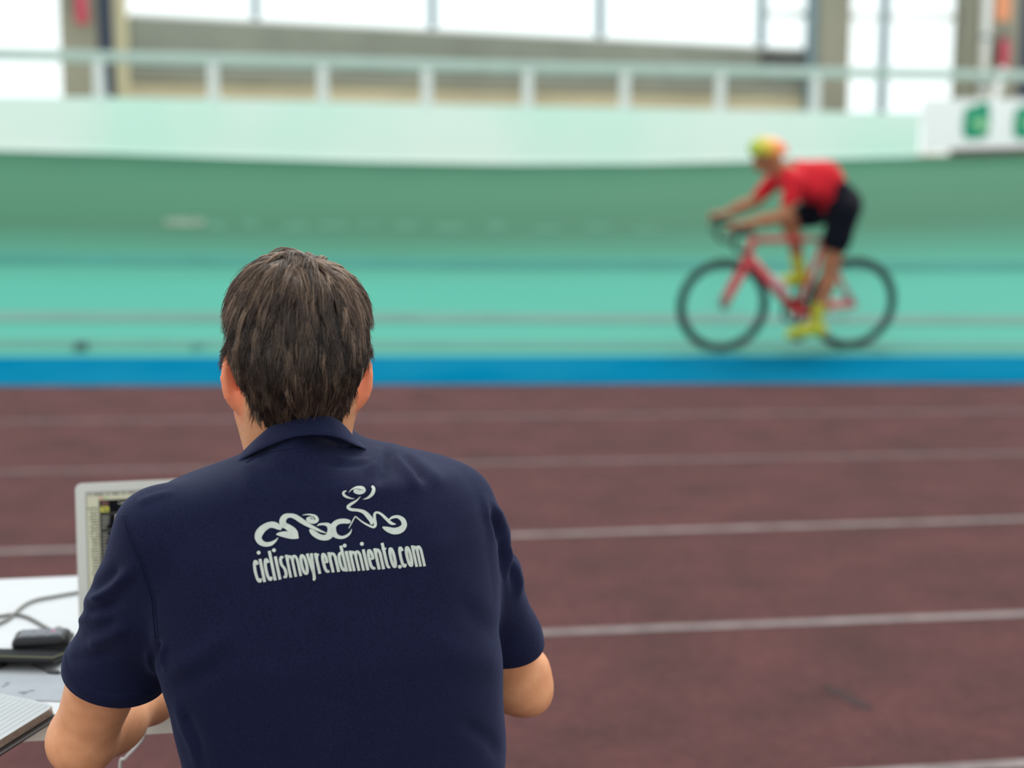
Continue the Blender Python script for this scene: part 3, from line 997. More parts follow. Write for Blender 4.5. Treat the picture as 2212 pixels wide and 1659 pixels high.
# cables
M_CABLE = mat('grey_cable_rubber', (0.16, 0.16, 0.145), rough=0.6)
M_PLUG = mat('dark_grey_plug', (0.045, 0.047, 0.05), rough=0.5)
def cable(name, pxs, r, material, label, z=None, cat='cable', group=None):
    pts = [G(x, y, ZTAB + r + (0 if z is None else z[i])) for i, (x, y) in enumerate(pxs)]
    root = empty(name, pts[0])
    tag(root, label, cat, group)
    MB().tube(catmull([rel(root, p) for p in pts], 6), r, 10).build('lead', material, root, True)
    return root
cable('charger_cable', [(330, 1262), (250, 1266), (190, 1276), (160, 1281), (120, 1288), (78, 1296), (50, 1309), (22, 1334), (0, 1346), (-60, 1372), (-140, 1380)], .0028, M_CABLE,
      'thin grey cable curving from the laptop across the white table, upper one')
c2 = cable('usb_cable', [(-150, 1350), (-60, 1338), (0, 1331), (32, 1327), (62, 1334), (98, 1354), (122, 1366), (134, 1368)], .0028, M_CABLE,
           'thin grey cable with a plug beside the key fob, lower one')
q = G(126, 1365, ZTAB + .006)
MB().box(rel(c2, q), (.009, .012, .017), bevel=.002).build('strain_relief', M_CABLE, c2)
q0, q1 = G(128, 1368, ZTAB + .005), G(156, 1373, ZTAB + .005)
MB().tube([rel(c2, q0), rel(c2, q1)], .005, 10).build('plug', M_CABLE, c2)
c3 = cable('audio_cable', [(70, 1436), (86, 1443), (98, 1449), (106, 1451)], .0013, M_PLUG, 'short dark cable with a small plug in front of the phone')
MB().tube([rel(c3, G(104, 1450, ZTAB + .003)), rel(c3, G(126, 1453, ZTAB + .003))], .0035, 10).build('plug', M_PLUG, c3)
MB().tube([rel(c3, G(126, 1453, ZTAB + .003)), rel(c3, G(160, 1459, ZTAB + .003))], .0016, 8).build('plug_lead', M_PLUG, c3)
# white cord hanging from the front edge
M_CORD = mat('white_cord', (0.66, 0.64, 0.60), rough=0.5)
hp = [G(350, 1540, ZTAB + .003) + Vector((0, .05, 0)), G(318, 1553, ZTAB + .003), P(311, 1586, 2.025), P(303, 1603, 2.022), P(288, 1620, 2.02), P(271, 1638, 2.02), P(259, 1661, 2.025)]
e_ = hp[-1]
hp += [Vector((e_.x - .005, e_.y + .01, .55)), Vector((e_.x + .03, e_.y + .03, .25)), Vector((e_.x + .05, e_.y + .05, .02)), Vector((e_.x - .1, e_.y + .12, .004))]
cd = empty('hanging_cord', hp[2])
tag(cd, 'white cord hanging from the front edge of the table', 'cord')
MB().tube(catmull([rel(cd, p) for p in hp], 6), .0026, 10).build('lead', M_CORD, cd, True)

# ------------------------------------------------------------------ the seated person
def skin_material():
    m = mat('tanned_skin', (0.50, 0.245, 0.125, 1), rough=0.5, spec=0.35, sss=0.12)
    nt = m.node_tree; b = nt.nodes['Principled BSDF']
    at = nt.nodes.new('ShaderNodeAttribute'); at.attribute_name = 'flush'
    tc = nt.nodes.new('ShaderNodeTexCoord')
    n = nt.nodes.new('ShaderNodeTexNoise'); n.inputs['Scale'].default_value = 45; n.inputs['Detail'].default_value = 5
    nt.links.new(tc.outputs['Object'], n.inputs['Vector'])
    r = nt.nodes.new('ShaderNodeValToRGB')
    r.color_ramp.elements[0].position = .3; r.color_ramp.elements[0].color = (0.66, 0.300, 0.145, 1)
    r.color_ramp.elements[1].position = .7; r.color_ramp.elements[1].color = (0.76, 0.365, 0.190, 1)
    nt.links.new(n.outputs['Fac'], r.inputs['Fac'])
    mx = nt.nodes.new('ShaderNodeMix'); mx.data_type = 'RGBA'
    nt.links.new(at.outputs['Fac'], mx.inputs['Factor'])
    nt.links.new(r.outputs['Color'], mx.inputs['A'])
    mx.inputs['B'].default_value = (0.80, 0.235, 0.115, 1)     # the ears are redder
    nt.links.new(mx.outputs['Result'], b.inputs['Base Color'])
    n2 = nt.nodes.new('ShaderNodeTexNoise'); n2.inputs['Scale'].default_value = 700
    nt.links.new(tc.outputs['Object'], n2.inputs['Vector'])
    bp = nt.nodes.new('ShaderNodeBump'); bp.inputs['Strength'].default_value = .25; bp.inputs['Distance'].default_value = .0006
    nt.links.new(n2.outputs['Fac'], bp.inputs['Height']); nt.links.new(bp.outputs['Normal'], b.inputs['Normal'])
    return m
M_SKIN = skin_material()

def navy_material():
    m = mat('navy_pique_cotton', (0.0075, 0.0105, 0.040, 1), rough=0.85, spec=0.15, sheen=0.14)
    nt = m.node_tree; b = nt.nodes['Principled BSDF']
    b.inputs['Sheen Tint'].default_value = (0.35, 0.42, 0.75, 1)
    tc = nt.nodes.new('ShaderNodeTexCoord')
    n = nt.nodes.new('ShaderNodeTexNoise'); n.inputs['Scale'].default_value = 900; n.inputs['Detail'].default_value = 2
    nt.links.new(tc.outputs['Object'], n.inputs['Vector'])
    r = nt.nodes.new('ShaderNodeValToRGB')
    r.color_ramp.elements[0].position = .30; r.color_ramp.elements[0].color = (0.0016, 0.0026, 0.0132, 1)
    r.color_ramp.elements[1].position = .72; r.color_ramp.elements[1].color = (0.0080, 0.0112, 0.0440, 1)
    nt.links.new(n.outputs['Fac'], r.inputs['Fac']); nt.links.new(r.outputs['Color'], b.inputs['Base Color'])
    bp = nt.nodes.new('ShaderNodeBump'); bp.inputs['Strength'].default_value = .5; bp.inputs['Distance'].default_value = .001
    nt.links.new(n.outputs['Fac'], bp.inputs['Height']); nt.links.new(bp.outputs['Normal'], b.inputs['Normal'])
    return m
M_NAVYCLOTH = navy_material()

# joints
J = dict(
    shL=P(338, 1160, 1.735), elL=P(178, 1598, 1.85), wrL=P(418, 1460, 2.11),
    shR=P(985, 1100, 1.865), elR=P(1118, 1474, 2.00), wrR=Vector((-.215, 2.19, .787)),
    neck0=P(648, 860, 1.815), neck1=P(668, 1010, 1.83), head=P(643, 722, 1.80))
HC = np.array(J['head'])
YAW = math.radians(11)
PIT = math.radians(8)
Rz = np.array(Matrix.Rotation(YAW, 3, 'Z')); Rx = np.array(Matrix.Rotation(-PIT, 3, 'X'))
HR = Rz @ Rx                                       # head axes: x right, y forward, z up
def hp_(x, y, z):
    return HC + HR @ np.array([x, y, z])

bf = Field((-.78, 1.58, .42), (.20, 2.46, 1.46), .0035)
# skull, jaw, face
bf.ell(HC + HR @ np.array([0, -.004, .004]), (.0735, .092, .086), HR, .02)
bf.ell(hp_(0, -.030, -.030), (.066, .062, .062), HR, .03)
bf.ell(hp_(0, .028, -.050), (.058, .066, .072), HR, .03)
bf.ell(hp_(0, .052, -.098), (.036, .036, .028), HR, .025)         # chin
for s in (-1, 1):
    bf.cone(hp_(s * .054, .012, -.072), hp_(s * .028, .062, -.105), .018, .016, .03)   # jaw line
    bf.ell(hp_(s * .036, .072, -.040), (.020, .018, .016), HR, .02)                    # cheekbone
    bf.ell(hp_(s * .031, .095, .000), (.014, .012, .010), HR, .012, sub=True)          # eye socket
    bf.ell(hp_(s * .031, .080, .000), (.0125, .0125, .0125), HR, .004)                 # eyeball
    bf.cone(hp_(s * .014, .090, .020), hp_(s * .048, .080, .020), .007, .006, .012)    # brow
bf.cone(hp_(0, .088, .004), hp_(0, .108, -.034), .008, .013, .012)                     # nose
for s in (-1, 1):
    bf.ell(hp_(s * .012, .100, -.038), (.009, .010, .008), HR, .008)
bf.cone(hp_(-.020, .090, -.066), hp_(.020, .090, -.066), .006, .006, .008)             # lips
bf.cone(hp_(-.017, .090, -.075), hp_(.017, .090, -.075), .006, .006, .006)
# neck and the trunk under the shirt
bf.cone(J['neck0'], J['neck1'], .060, .052, .03)
bf.cone(P(585, 890, 1.82), P(600, 1010, 1.84), .038, .036, .03)
bf.cone(J['neck1'], P(690, 1120, 1.82), .050, .06, .02)
bf.cone(P(690, 1180, 1.82), P(720, 1500, 1.80), .080, .10, .03)
bf.cone(P(720, 1500, 1.80), P(735, 1900, 1.79), .10, .12, .05)
bf.cone(P(690, 1220, 1.83), J['shL'], .05, .040, .03)
bf.cone(P(690, 1220, 1.83), J['shR'], .05, .038, .03)
# arms
def arm(sh, el, wr, r):
    sh, el, wr = (np.array(q) for q in (sh, el, wr))
    m = sh + (el - sh) * .55
    bf.chain([sh, m, el], [r * 1.12, r * 1.08, r * .86], .03)
    d = (el - sh) / np.linalg.norm(el - sh); f = (wr - el) / np.linalg.norm(wr - el)
    tip = el + (d - f) * .006
    bf.ell(tip, (r * .62,) * 3, None, .03)                         # point of the elbow
    side = np.cross(d, f); side /= np.linalg.norm(side)
    fm = el + (wr - el) * .28
    bf.chain([el, fm, el + (wr - el) * .6, wr], [r * .74, r * .70, r * .60, r * .50], .03)
    bf.ell(el + (wr - el) * .22 + side * .006, (r * .62, r * .62, r * .62), None, .03)
arm(J['shL'], J['elL'], J['wrL'], .0445)
arm(J['shR'], J['elR'], J['wrR'], .0415)
bf.cone(P(1150, 1440, 1.995), P(1150, 1500, 2.0), .016, .016, .03)
bf.cone(P(1146, 1500, 2.0), P(1080, 1498, 2.03), .0155, .020, .03)
# hands: palm, four unequal fingers and a thumb resting on the keys
def hand(wr, el, tip_dir, s):
    wr = np.array(wr); el = np.array(el)
    f = np.array(tip_dir, float); f /= np.linalg.norm(f)
    up = np.array([0, 0, 1.0]); side = np.cross(f, up); side /= np.linalg.norm(side)   # to the right of the hand
    palm = wr + f * .045 + up * .002
    R = np.stack([side, f, np.cross(side, f)], 1)
    bf.cone(wr, palm, .022, .026, .02)
    bf.ell(palm + f * .012, (.040, .048, .014), R, .015)
    for i, (o, L) in enumerate(((-.030, .066), (-.010, .078), (.010, .074), (.028, .058))):
        b = palm + f * .048 + side * o * s
        k1 = b + f * L * .45 + up * .010 + side * o * .15 * s
        k2 = k1 + f * L * .32 - up * .008
        k3 = k2 + f * L * .22 - up * .016
        bf.chain([b - f * .012, b, k1, k2, k3], [.011, .0105, .0095, .0088, .0075], .005)
    t0 = palm - side * .028 * s - f * .012
    bf.chain([t0, t0 - side * .026 * s + f * .024 - up * .004, t0 - side * .030 * s + f * .050 - up * .010], [.014, .011, .0085], .008)
hand(J['wrL'], J['elL'], (.12, 1, .02), 1)
hand(J['wrR'], J['elR'], (-.75, .75, .02), -1)
# ears
EAR = {}
for s in (-1, 1):
    ec = hp_(s * (.0725 if s < 0 else .0690), .006, -.050 if s < 0 else -.052)
    # ear plane: flares backwards-outwards from the head
    out = HR @ np.array([s * .80, -.60, 0.0]); out /= np.linalg.norm(out)      # from head to rim
    nrm = HR @ np.array([s * .60, .80, 0.0]); nrm /= np.linalg.norm(nrm)       # through the ear
    upv = HR @ np.array([s * .10, -.12, 1.0]); upv -= out * (upv @ out); upv /= np.linalg.norm(upv)
    nrm = np.cross(out, upv)
    R = np.stack([out, nrm, upv], 1)
    EAR[s] = ec
    bf.ell(ec, (.0180, .0080, .0335), R, .006)
    bf.ell(ec - upv * .027 - out * .002, (.0120, .0065, .0125), R, .008)       # lobe
    rim = []
    for a in np.linspace(math.radians(-70), math.radians(160), 11):
        rim.append(ec + out * (.0190 * math.cos(a)) + upv * (.0325 * math.sin(a) + .001) - nrm * .000)
    bf.chain(rim, [.0042] * len(rim), .004)
    bf.ell(ec + out * .002 + upv * .004 - nrm * .0105, (.0075, .0055, .020), R, .004, sub=True)
V, Q = bf.nets()
V = laplace(V, Q, 3, .5)
body = npmesh('person', V, Q, M_SKIN)
tag(body, 'person in a navy polo shirt seated at the table, seen from behind', 'person')
fl = np.zeros(len(V), dtype=np.float32)
for s in (-1, 1):
    L = (V - HC) @ HR
    e = (EAR[s] - HC) @ HR
    dd = np.linalg.norm((L - e) / np.array([.020, .030, .040]), axis=1)
    side_ok = (s * L[:, 0] > .066)
    fl = np.maximum(fl, np.where(side_ok, np.clip(1.7 - dd, 0, 1), 0))
at_ = body.data.attributes.new('flush', 'FLOAT', 'POINT'); at_.data.foreach_set('value', fl)
body_bvh = BVHTree.FromPolygons([Vector(v) for v in V], [tuple(q) for q in Q.tolist()])
BV, BQ = V, Q
BN = vnormals(V, Q)

# ---- polo shirt: trunk from its outline, plus sleeves
LEFT = [(650, 902), (612, 925), (578, 952), (545, 978), (505, 1000), (460, 1017), (425, 1031), (372, 1046), (325, 1066), (300, 1090), (292, 1130), (298, 1200), (312, 1270), (333, 1350), (350, 1430), (360, 1470),
        (374, 1510), (388, 1570), (400, 1620), (406, 1660), (412, 1760), (410, 1900), (405, 2000)]
RIGHT = [(705, 902), (742, 925), (776, 945), (800, 961), (850, 973), (900, 983), (950, 993), (985, 1004), (1015, 1026), (1038, 1052), (1052, 1085), (1060, 1130), (1065, 1187), (1075, 1260), (1079, 1320), (1083, 1400),
         (1088, 1500), (1093, 1580), (1094, 1620), (1090, 1660), (1088, 1760), (1092, 1900), (1095, 2000)]
pl3 = np.array([P(x, y, 1.755 if y > 1000 else 1.79) for x, y in LEFT])
pr3 = np.array([P(x, y, 1.845 if y > 1000 else 1.86) for x, y in RIGHT])
BZs = np.array([.55, .80, .95, 1.08, 1.15, 1.19, 1.215, 1.24])
BBs = np.array([.125, .122, .130, .128, .118, .110, .100, .080])   # half depth of the trunk
BYs = np.array([1.775, 1.785, 1.79, 1.803, 1.815, 1.822, 1.825, 1.830])
def torso_fn(X, Y, Z):
    z = Z[0, 0, :]
    xl = np.interp(-z, -pl3[:, 2], pl3[:, 0]); xr = np.interp(-z, -pr3[:, 2], pr3[:, 0])
    top = max(pl3[0, 2], pr3[0, 2])
    xc, a = (xl + xr) / 2, np.maximum((xr - xl) / 2, .004)
    b = np.interp(z, BZs, BBs); yc = np.interp(z, BZs, BYs)
    xc, a, b, yc = (q[None, None, :] for q in (xc, a, b, yc))
    n = 2.35
    u = (X - xc); v = (Y - yc - .22 * u)
    k0 = (np.abs(u / a) ** n + np.abs(v / b) ** n) ** (1 / n)
    d = (k0 - 1) * np.minimum(a, b) * .9
    return np.maximum(d, Z - (top - .002) + 0 * d)
sf = Field((-.66, 1.58, .46), (.12, 2.10, 1.27), .0034)
sf.add(torso_fn, sf.lo, sf.lo + sf.h * sf.n, .002)
F0 = sf.F.copy()
# soften the slices a little before the sleeves join
for ax_ in range(3):
    for _ in range(2):
        f = sf.F
        sl0 = [slice(None)] * 3; sl1 = [slice(None)] * 3; slm = [slice(None)] * 3
        sl0[ax_] = slice(0, -2); sl1[ax_] = slice(2, None); slm[ax_] = slice(1, -1)
        g = f.copy(); g[tuple(slm)] = .25 * f[tuple(sl0)] + .5 * f[tuple(slm)] + .25 * f[tuple(sl1)]
        sf.F = g
sl_a, sl_b = np.array(P(352, 1150, 1.735)), np.array(P(250, 1452, 1.80))
sr_a, sr_b = np.array(P(980, 1100, 1.865)), np.array(P(1090, 1384, 1.955))
def ext(a, b, e):
    return b + (b - a) / np.linalg.norm(b - a) * e
sf.chain([sl_a, sl_a + (sl_b - sl_a) * .5, sl_b, ext(sl_a, sl_b, .06)], [.0560, .0565, .0590, .0590], .022)
sf.chain([sr_a, sr_a + (sr_b - sr_a) * .5, sr_b, ext(sr_a, sr_b, .06)], [.0500, .0490, .0470, .0465], .020)
V, Q = sf.nets()
V = laplace(V, Q, 4, .5)
# folds in the cloth
N = vnormals(V, Q)
px = proj(V)
front = (N[:, 1] < 0.35)
FOLDS = [  # polyline in picture pixels, height (m), half width (px)
    ([(827, 970), (812, 1005), (786, 1028)], .0045, 12), ([(838, 975), (832, 1010), (815, 1050)], -.0050, 9),
    ([(850, 968), (858, 996), (886, 1028), (905, 1060)], .0055, 13), ([(868, 985), (890, 1012), (925, 1045)], -.0040, 9),
    ([(876, 981), (922, 1015), (960, 1050)], .0035, 14), ([(729, 993), (770, 997), (792, 996), (808, 990)], .0022, 6),
    ([(700, 1003), (760, 1006), (800, 1003)], -.0018, 7),
    ([(560, 985), (600, 1005), (640, 1040)], -.0022, 14), ([(530, 1000), (540, 1040), (520, 1090)], .0022, 20),
    # left sleeve
    ([(196, 1300), (236, 1277), (272, 1243), (292, 1221)], .0060, 12), ([(196, 1272), (232, 1250), (262, 1218)], -.0045, 13),
    ([(185, 1325), (225, 1315), (268, 1290)], -.0045, 13), ([(160, 1345), (190, 1332), (240, 1330)], .0030, 12),
    ([(190, 1398), (246, 1370), (282, 1345)], .0034, 14), ([(175, 1375), (230, 1352), (262, 1330)], -.0022, 12),
    ([(150, 1425), (210, 1418), (262, 1400)], -.0018, 14),
    ([(340, 1385), (335, 1415), (348, 1450)], -.0050, 7), ([(356, 1390), (350, 1420), (354, 1446)], .0035, 6), ([(322, 1400), (322, 1430), (336, 1460)], .003, 8),
    # right sleeve
    ([(1046, 1075), (1056, 1130), (1064, 1190), (1076, 1262), (1080, 1330)], .0030, 8),
    ([(1064, 1086), (1078, 1118), (1090, 1150), (1097, 1212), (1088, 1256)], .0050, 7), ([(1060, 1110), (1076, 1150), (1086, 1200), (1082, 1245)], -.0050, 7),
    ([(1099, 1190), (1114, 1225), (1122, 1256), (1120, 1300)], .0036, 7), ([(1102, 1160), (1108, 1215), (1108, 1280)], -.0036, 8),
    ([(1080, 1160), (1075, 1190)], .002, 6),
    # lower back
    ([(380, 1520), (400, 1576), (418, 1616), (428, 1670)], .0030, 10), ([(400, 1540), (424, 1600), (440, 1660)], -.0026, 12),
    ([(372, 1480), (420, 1470), (480, 1430)], -.0022, 22), ([(365, 1450), (430, 1420), (520, 1350)], .0026, 26),
    ([(1085, 1440), (1000, 1420), (920, 1360)], .0022, 34), ([(1086, 1380), (1030, 1340), (980, 1280)], -.0022, 26),
    ([(1000, 1560), (1060, 1600), (1085, 1650)], -.0025, 16), ([(700, 1330), (705, 1450), (700, 1600)], -.0018, 40),
    ([(300, 1085), (330, 1075), (380, 1062)], .0018, 8), ([(445, 1100), (520, 1180), (560, 1300)], -.0014, 40), ([(900, 1100), (960, 1200), (970, 1320)], .0014, 40),
]
disp = np.zeros(len(V))
def seg_fade(p, poly):
    poly = np.array(poly, float)
    L = np.concatenate([[0], np.cumsum(np.linalg.norm(np.diff(poly, axis=0), axis=1))])
    best = np.full(len(p), 1e9); tt = np.zeros(len(p))
    for i in range(len(poly) - 1):
        ab = poly[i + 1] - poly[i]
        t = np.clip(((p - poly[i]) @ ab) / (ab @ ab + 1e-9), 0, 1)
        d = np.linalg.norm(p - poly[i] - t[:, None] * ab, axis=1)
        m = d < best
        best = np.where(m, d, best); tt = np.where(m, (L[i] + t * (L[i + 1] - L[i])) / L[-1], tt)
    return np.clip(np.minimum(.35 + tt / .2, .1 + (1 - tt) / .35), 0, 1)
for poly, h, w in FOLDS:
    d = seg_dist(px, poly)
    disp += h * np.exp(-(d / w) ** 2) * seg_fade(px, poly) * 1.4
rs = np.sin(V[:, 0] * 46 + 2.2 * np.sin(V[:, 2] * 19)) * np.sin(V[:, 2] * 31 + 1.7 * np.sin(V[:, 0] * 23 + 1.0)) * .0007
V = V + N * np.where(front, disp + rs, 0)[:, None]
V = laplace(V, Q, 1, .4)
# open the hems: keep what lies above each sleeve's hem plane and above the shirt's lower hem
bm = bmesh.new()
vs = [bm.verts.new(v) for v in V]
for q in Q.tolist():
    try: bm.faces.new([vs[i] for i in q])
    except ValueError: pass
bm.normal_update()
def cut(bm, co, no, sel):
    geom_f = [f for f in bm.faces if sel(f.calc_center_median())]
    geom = list({v for f in geom_f for v in f.verts}) + list({e for f in geom_f for e in f.edges}) + geom_f
    bmesh.ops.bisect_plane(bm, geom=geom, plane_co=co, plane_no=no, dist=1e-6)
    kill = [f for f in bm.faces if sel(f.calc_center_median()) and (f.calc_center_median() - Vector(co)).dot(Vector(no)) > 1e-5]
    bmesh.ops.delete(bm, geom=kill, context='FACES')
def sleeve_sel(a, b, r):
    a, b = Vector(a), Vector(b); d = (b - a).normalized(); L = (b - a).length
    def f(c):
        t = (c - a).dot(d)
        return L * .62 < t < L + .3 and ((c - a) - d * t).length < r
    return f
nl_ = Vector(sl_b - sl_a).normalized()
nl_ = (nl_ + Vector((0.10, 0.05, -.10))).normalized()
nr_ = (Vector(sr_b - sr_a).normalized() + Vector((-.35, 0, 0))).normalized()
cut(bm, Vector(sl_b), nl_, sleeve_sel(sl_a, sl_b, .078))
cut(bm, Vector(sr_b), nr_, sleeve_sel(sr_a, sr_b, .058))
cut(bm, Vector((0, 0, .50)), Vector((0, 0, -1)), lambda c: c.z < .56)
bmesh.ops.delete(bm, geom=[v for v in bm.verts if not v.link_faces], context='VERTS')
# drop small left-over islands
me = bpy.data.meshes.new('polo_shirt')
bm.to_mesh(me)
shirt_bvh = BVHTree.FromBMesh(bm)
bm.free()
me.polygons.foreach_set('use_smooth', [True] * len(me.polygons))
shirt = new_obj('polo_shirt', me, M_NAVYCLOTH, body)
shirt['label'] = 'navy blue polo shirt with white print on the back'
so = shirt.modifiers.new('thickness', 'SOLIDIFY'); so.thickness = .0022; so.offset = -1

def on_shirt(x, y, lift):
    r = ray(x, y).normalized()
    hit, n, _, _ = shirt_bvh.ray_cast(Vector((0, 0, CAM_H)), r)
    if hit is None:
        return None
    if n.dot(r) > 0: n = -n
    return hit + n * lift

# tuck the body inside the shirt wherever the shirt covers it
def sample(F, p):
    i = np.clip(np.round((p - sf.lo) / sf.h).astype(int), 0, sf.n - 1)
    inside = ((p > sf.lo) & (p < sf.lo + sf.h * (sf.n - 1))).all(1)
    return np.where(inside, F[i[:, 0], i[:, 1], i[:, 2]], .5), i, inside
def seg3(p, a, b):
    a = np.array(a); b = np.array(b); ab = b - a
    t = ((p - a) @ ab) / (ab @ ab)
    tc_ = np.clip(t, 0, 1)
    return t, np.linalg.norm(p - a - tc_[:, None] * ab, axis=1)
GR = np.gradient(sf.F, sf.h)
W_ = BV.copy()
for _ in range(5):
    f_, i_, ins_ = sample(sf.F, W_)
    tL, dL = seg3(W_, sl_a, sl_b); tR, dR = seg3(W_, sr_a, sr_b)
    _, fL = seg3(W_, J['elL'], J['wrL']); _, fR = seg3(W_, J['elR'], J['wrR'])
    _, uL = seg3(W_, sl_b, J['elL']); _, uR = seg3(W_, sr_b, J['elR'])
    hL = (W_ - np.array(sl_b)) @ np.array(nl_); hR = (W_ - np.array(sr_b)) @ np.array(nr_)
    cov = ((dL < .085) & (hL < -.002) & (tL < 1)) | ((dR < .075) & (hR < -.002) & (tR < 1))
    free = (np.minimum(fL, fR) < .055) | ((uL < .06) & (hL > -.002)) | ((uR < .06) & (hR > -.002))
    cov |= (W_[:, 2] < 1.205 - .50 * (W_[:, 1] - 1.735)) & ~free & (W_[:, 2] > .5)
    m_ = cov & ins_ & (f_ > -.010)
    g_ = np.stack([GR[q][i_[:, 0], i_[:, 1], i_[:, 2]] for q in range(3)], 1)
    g_ /= np.linalg.norm(g_, axis=1, keepdims=True) + 1e-6
    W_ = W_ - np.where(m_, np.clip(f_ + .012, 0, .012), 0)[:, None] * g_
body.data.vertices.foreach_set('co', W_.astype(np.float32).ravel()); body.data.update()

# hems: a doubled edge of cloth around each sleeve
def hem_ring(a, b, no, r, name):
    """walk round the sleeve axis and follow the cut edge"""
    a, b, no = Vector(a), Vector(b), Vector(no)
    u = no.orthogonal().normalized(); w = no.cross(u)
    rings = []
    for k in range(48):
        ang = 2 * math.pi * k / 48
        d = u * math.cos(ang) + w * math.sin(ang)
        pr_ = []
        for t in (-.0225, -.021, -.012, -.004, .0, .0006):
            o = b + no * t
            h_, n_, _, _ = shirt_bvh.ray_cast(o + d * .13, -d, .13)
            if h_ is None:
                h_ = o + d * r; n_ = d
            pr_.append((h_ - o).length)
        rings.append((d, pr_))
    sm = np.minimum(np.array([q_[1] for q_ in rings]), r * 1.06)
    for _ in range(6):
        sm = (np.roll(sm, 1, 0) + 2 * sm + np.roll(sm, -1, 0)) / 4
    rings = [(rings[i][0], list(sm[i])) for i in range(48)]
    V, F = [], []
    m = 6
    for d, pr_ in rings:
        for t, q, e in zip((-.0225, -.021, -.012, -.004, .0008, .0012), pr_, (.0002, .0016, .0019, .0019, .0012, -.003)):
            V.append(b + no * t + d * (min(q, r * 1.08) + e))
    for k in range(48):
        for i in range(m - 1):
            F.append((k * m + i, ((k + 1) % 48) * m + i, ((k + 1) % 48) * m + i + 1, k * m + i + 1))
    return mesh(name, V, F, M_NAVYCLOTH, shirt, True)

# seams laid on the cloth
def seam(name, pxs, r=.0011, lift=.0004, n=10):
    pts = [on_shirt(x, y, lift) for x, y in catmull(pxs, n)]
    pts = [p for p in pts if p is not None]
    if len(pts) > 2:
        return MB().tube(pts, r, 6).build(name, M_NAVYCLOTH, shirt, True)
seam('seam', [(262, 1112), (270, 1132), (280, 1166), (300, 1212), (317, 1263), (327, 1295), (331, 1330), (336, 1380)])
seam('seam', [(270, 1110), (277, 1132), (287, 1166), (307, 1212), (323, 1263), (333, 1295), (337, 1330), (342, 1380)], r=.0007)
seam('seam', [(532, 1000), (560, 985), (600, 973), (661, 965), (720, 966), (782, 972)], r=.0009)

# printed emblem and lettering on the back
M_PRINT = mat('pale_grey_green_print', (0.47, 0.52, 0.46), rough=0.6, noise=0.06, nscale=120)
class Print:
    def __init__(self): self.V = []; self.F = []
    def stroke(self, pts, lift=.0007, n=6, closed=False, smooth=True, flat=False):
        """pts: (x, y, width) in picture pixels"""
        q = catmull(pts, n, closed) if smooth else [np.array(p, float) for p in pts]
        q = np.array(q)
        N_ = len(q)
        rows = []
        for i in range(N_):
            a = q[(i - 1) % N_ if closed else max(i - 1, 0)][:2]; b = q[(i + 1) % N_ if closed else min(i + 1, N_ - 1)][:2]
            t = b - a; L = np.linalg.norm(t) + 1e-9
            nn = np.array([-t[1], t[0]]) / L
            w = max(q[i][2], .6) / 2 * (1 if not flat else .58 + .42 * abs(t[1]) / L)
            row = []
            for s_ in (-1, -.33, .33, 1):
                p = on_shirt(*(q[i][:2] + nn * w * s_), lift)
                if p is None: return
                row.append(p)
            rows.append(row)
        o = len(self.V)
        for r_ in rows: self.V += r_
        M = N_ if closed else N_ - 1
        for i in range(M):
            for k in range(3):
                j = (i + 1) % N_
                self.F.append((o + 4 * i + k, o + 4 * i + k + 1, o + 4 * j + k + 1, o + 4 * j + k))
    def dot(self, x, y, r, lift=.0007):
        c = on_shirt(x, y, lift)
        o = len(self.V); self.V.append(c)
        for k in range(14):
            self.V.append(on_shirt(x + r * math.cos(k * math.pi / 7), y + r * math.sin(k * math.pi / 7), lift))
        for k in range(14):
            self.F.append((o, o + 1 + k, o + 1 + (k + 1) % 14))
ZS = 2212 / 420.0
def zp(p):
    return (520 + p[0] / ZS, 1030 + p[1] / ZS, p[2] / ZS)
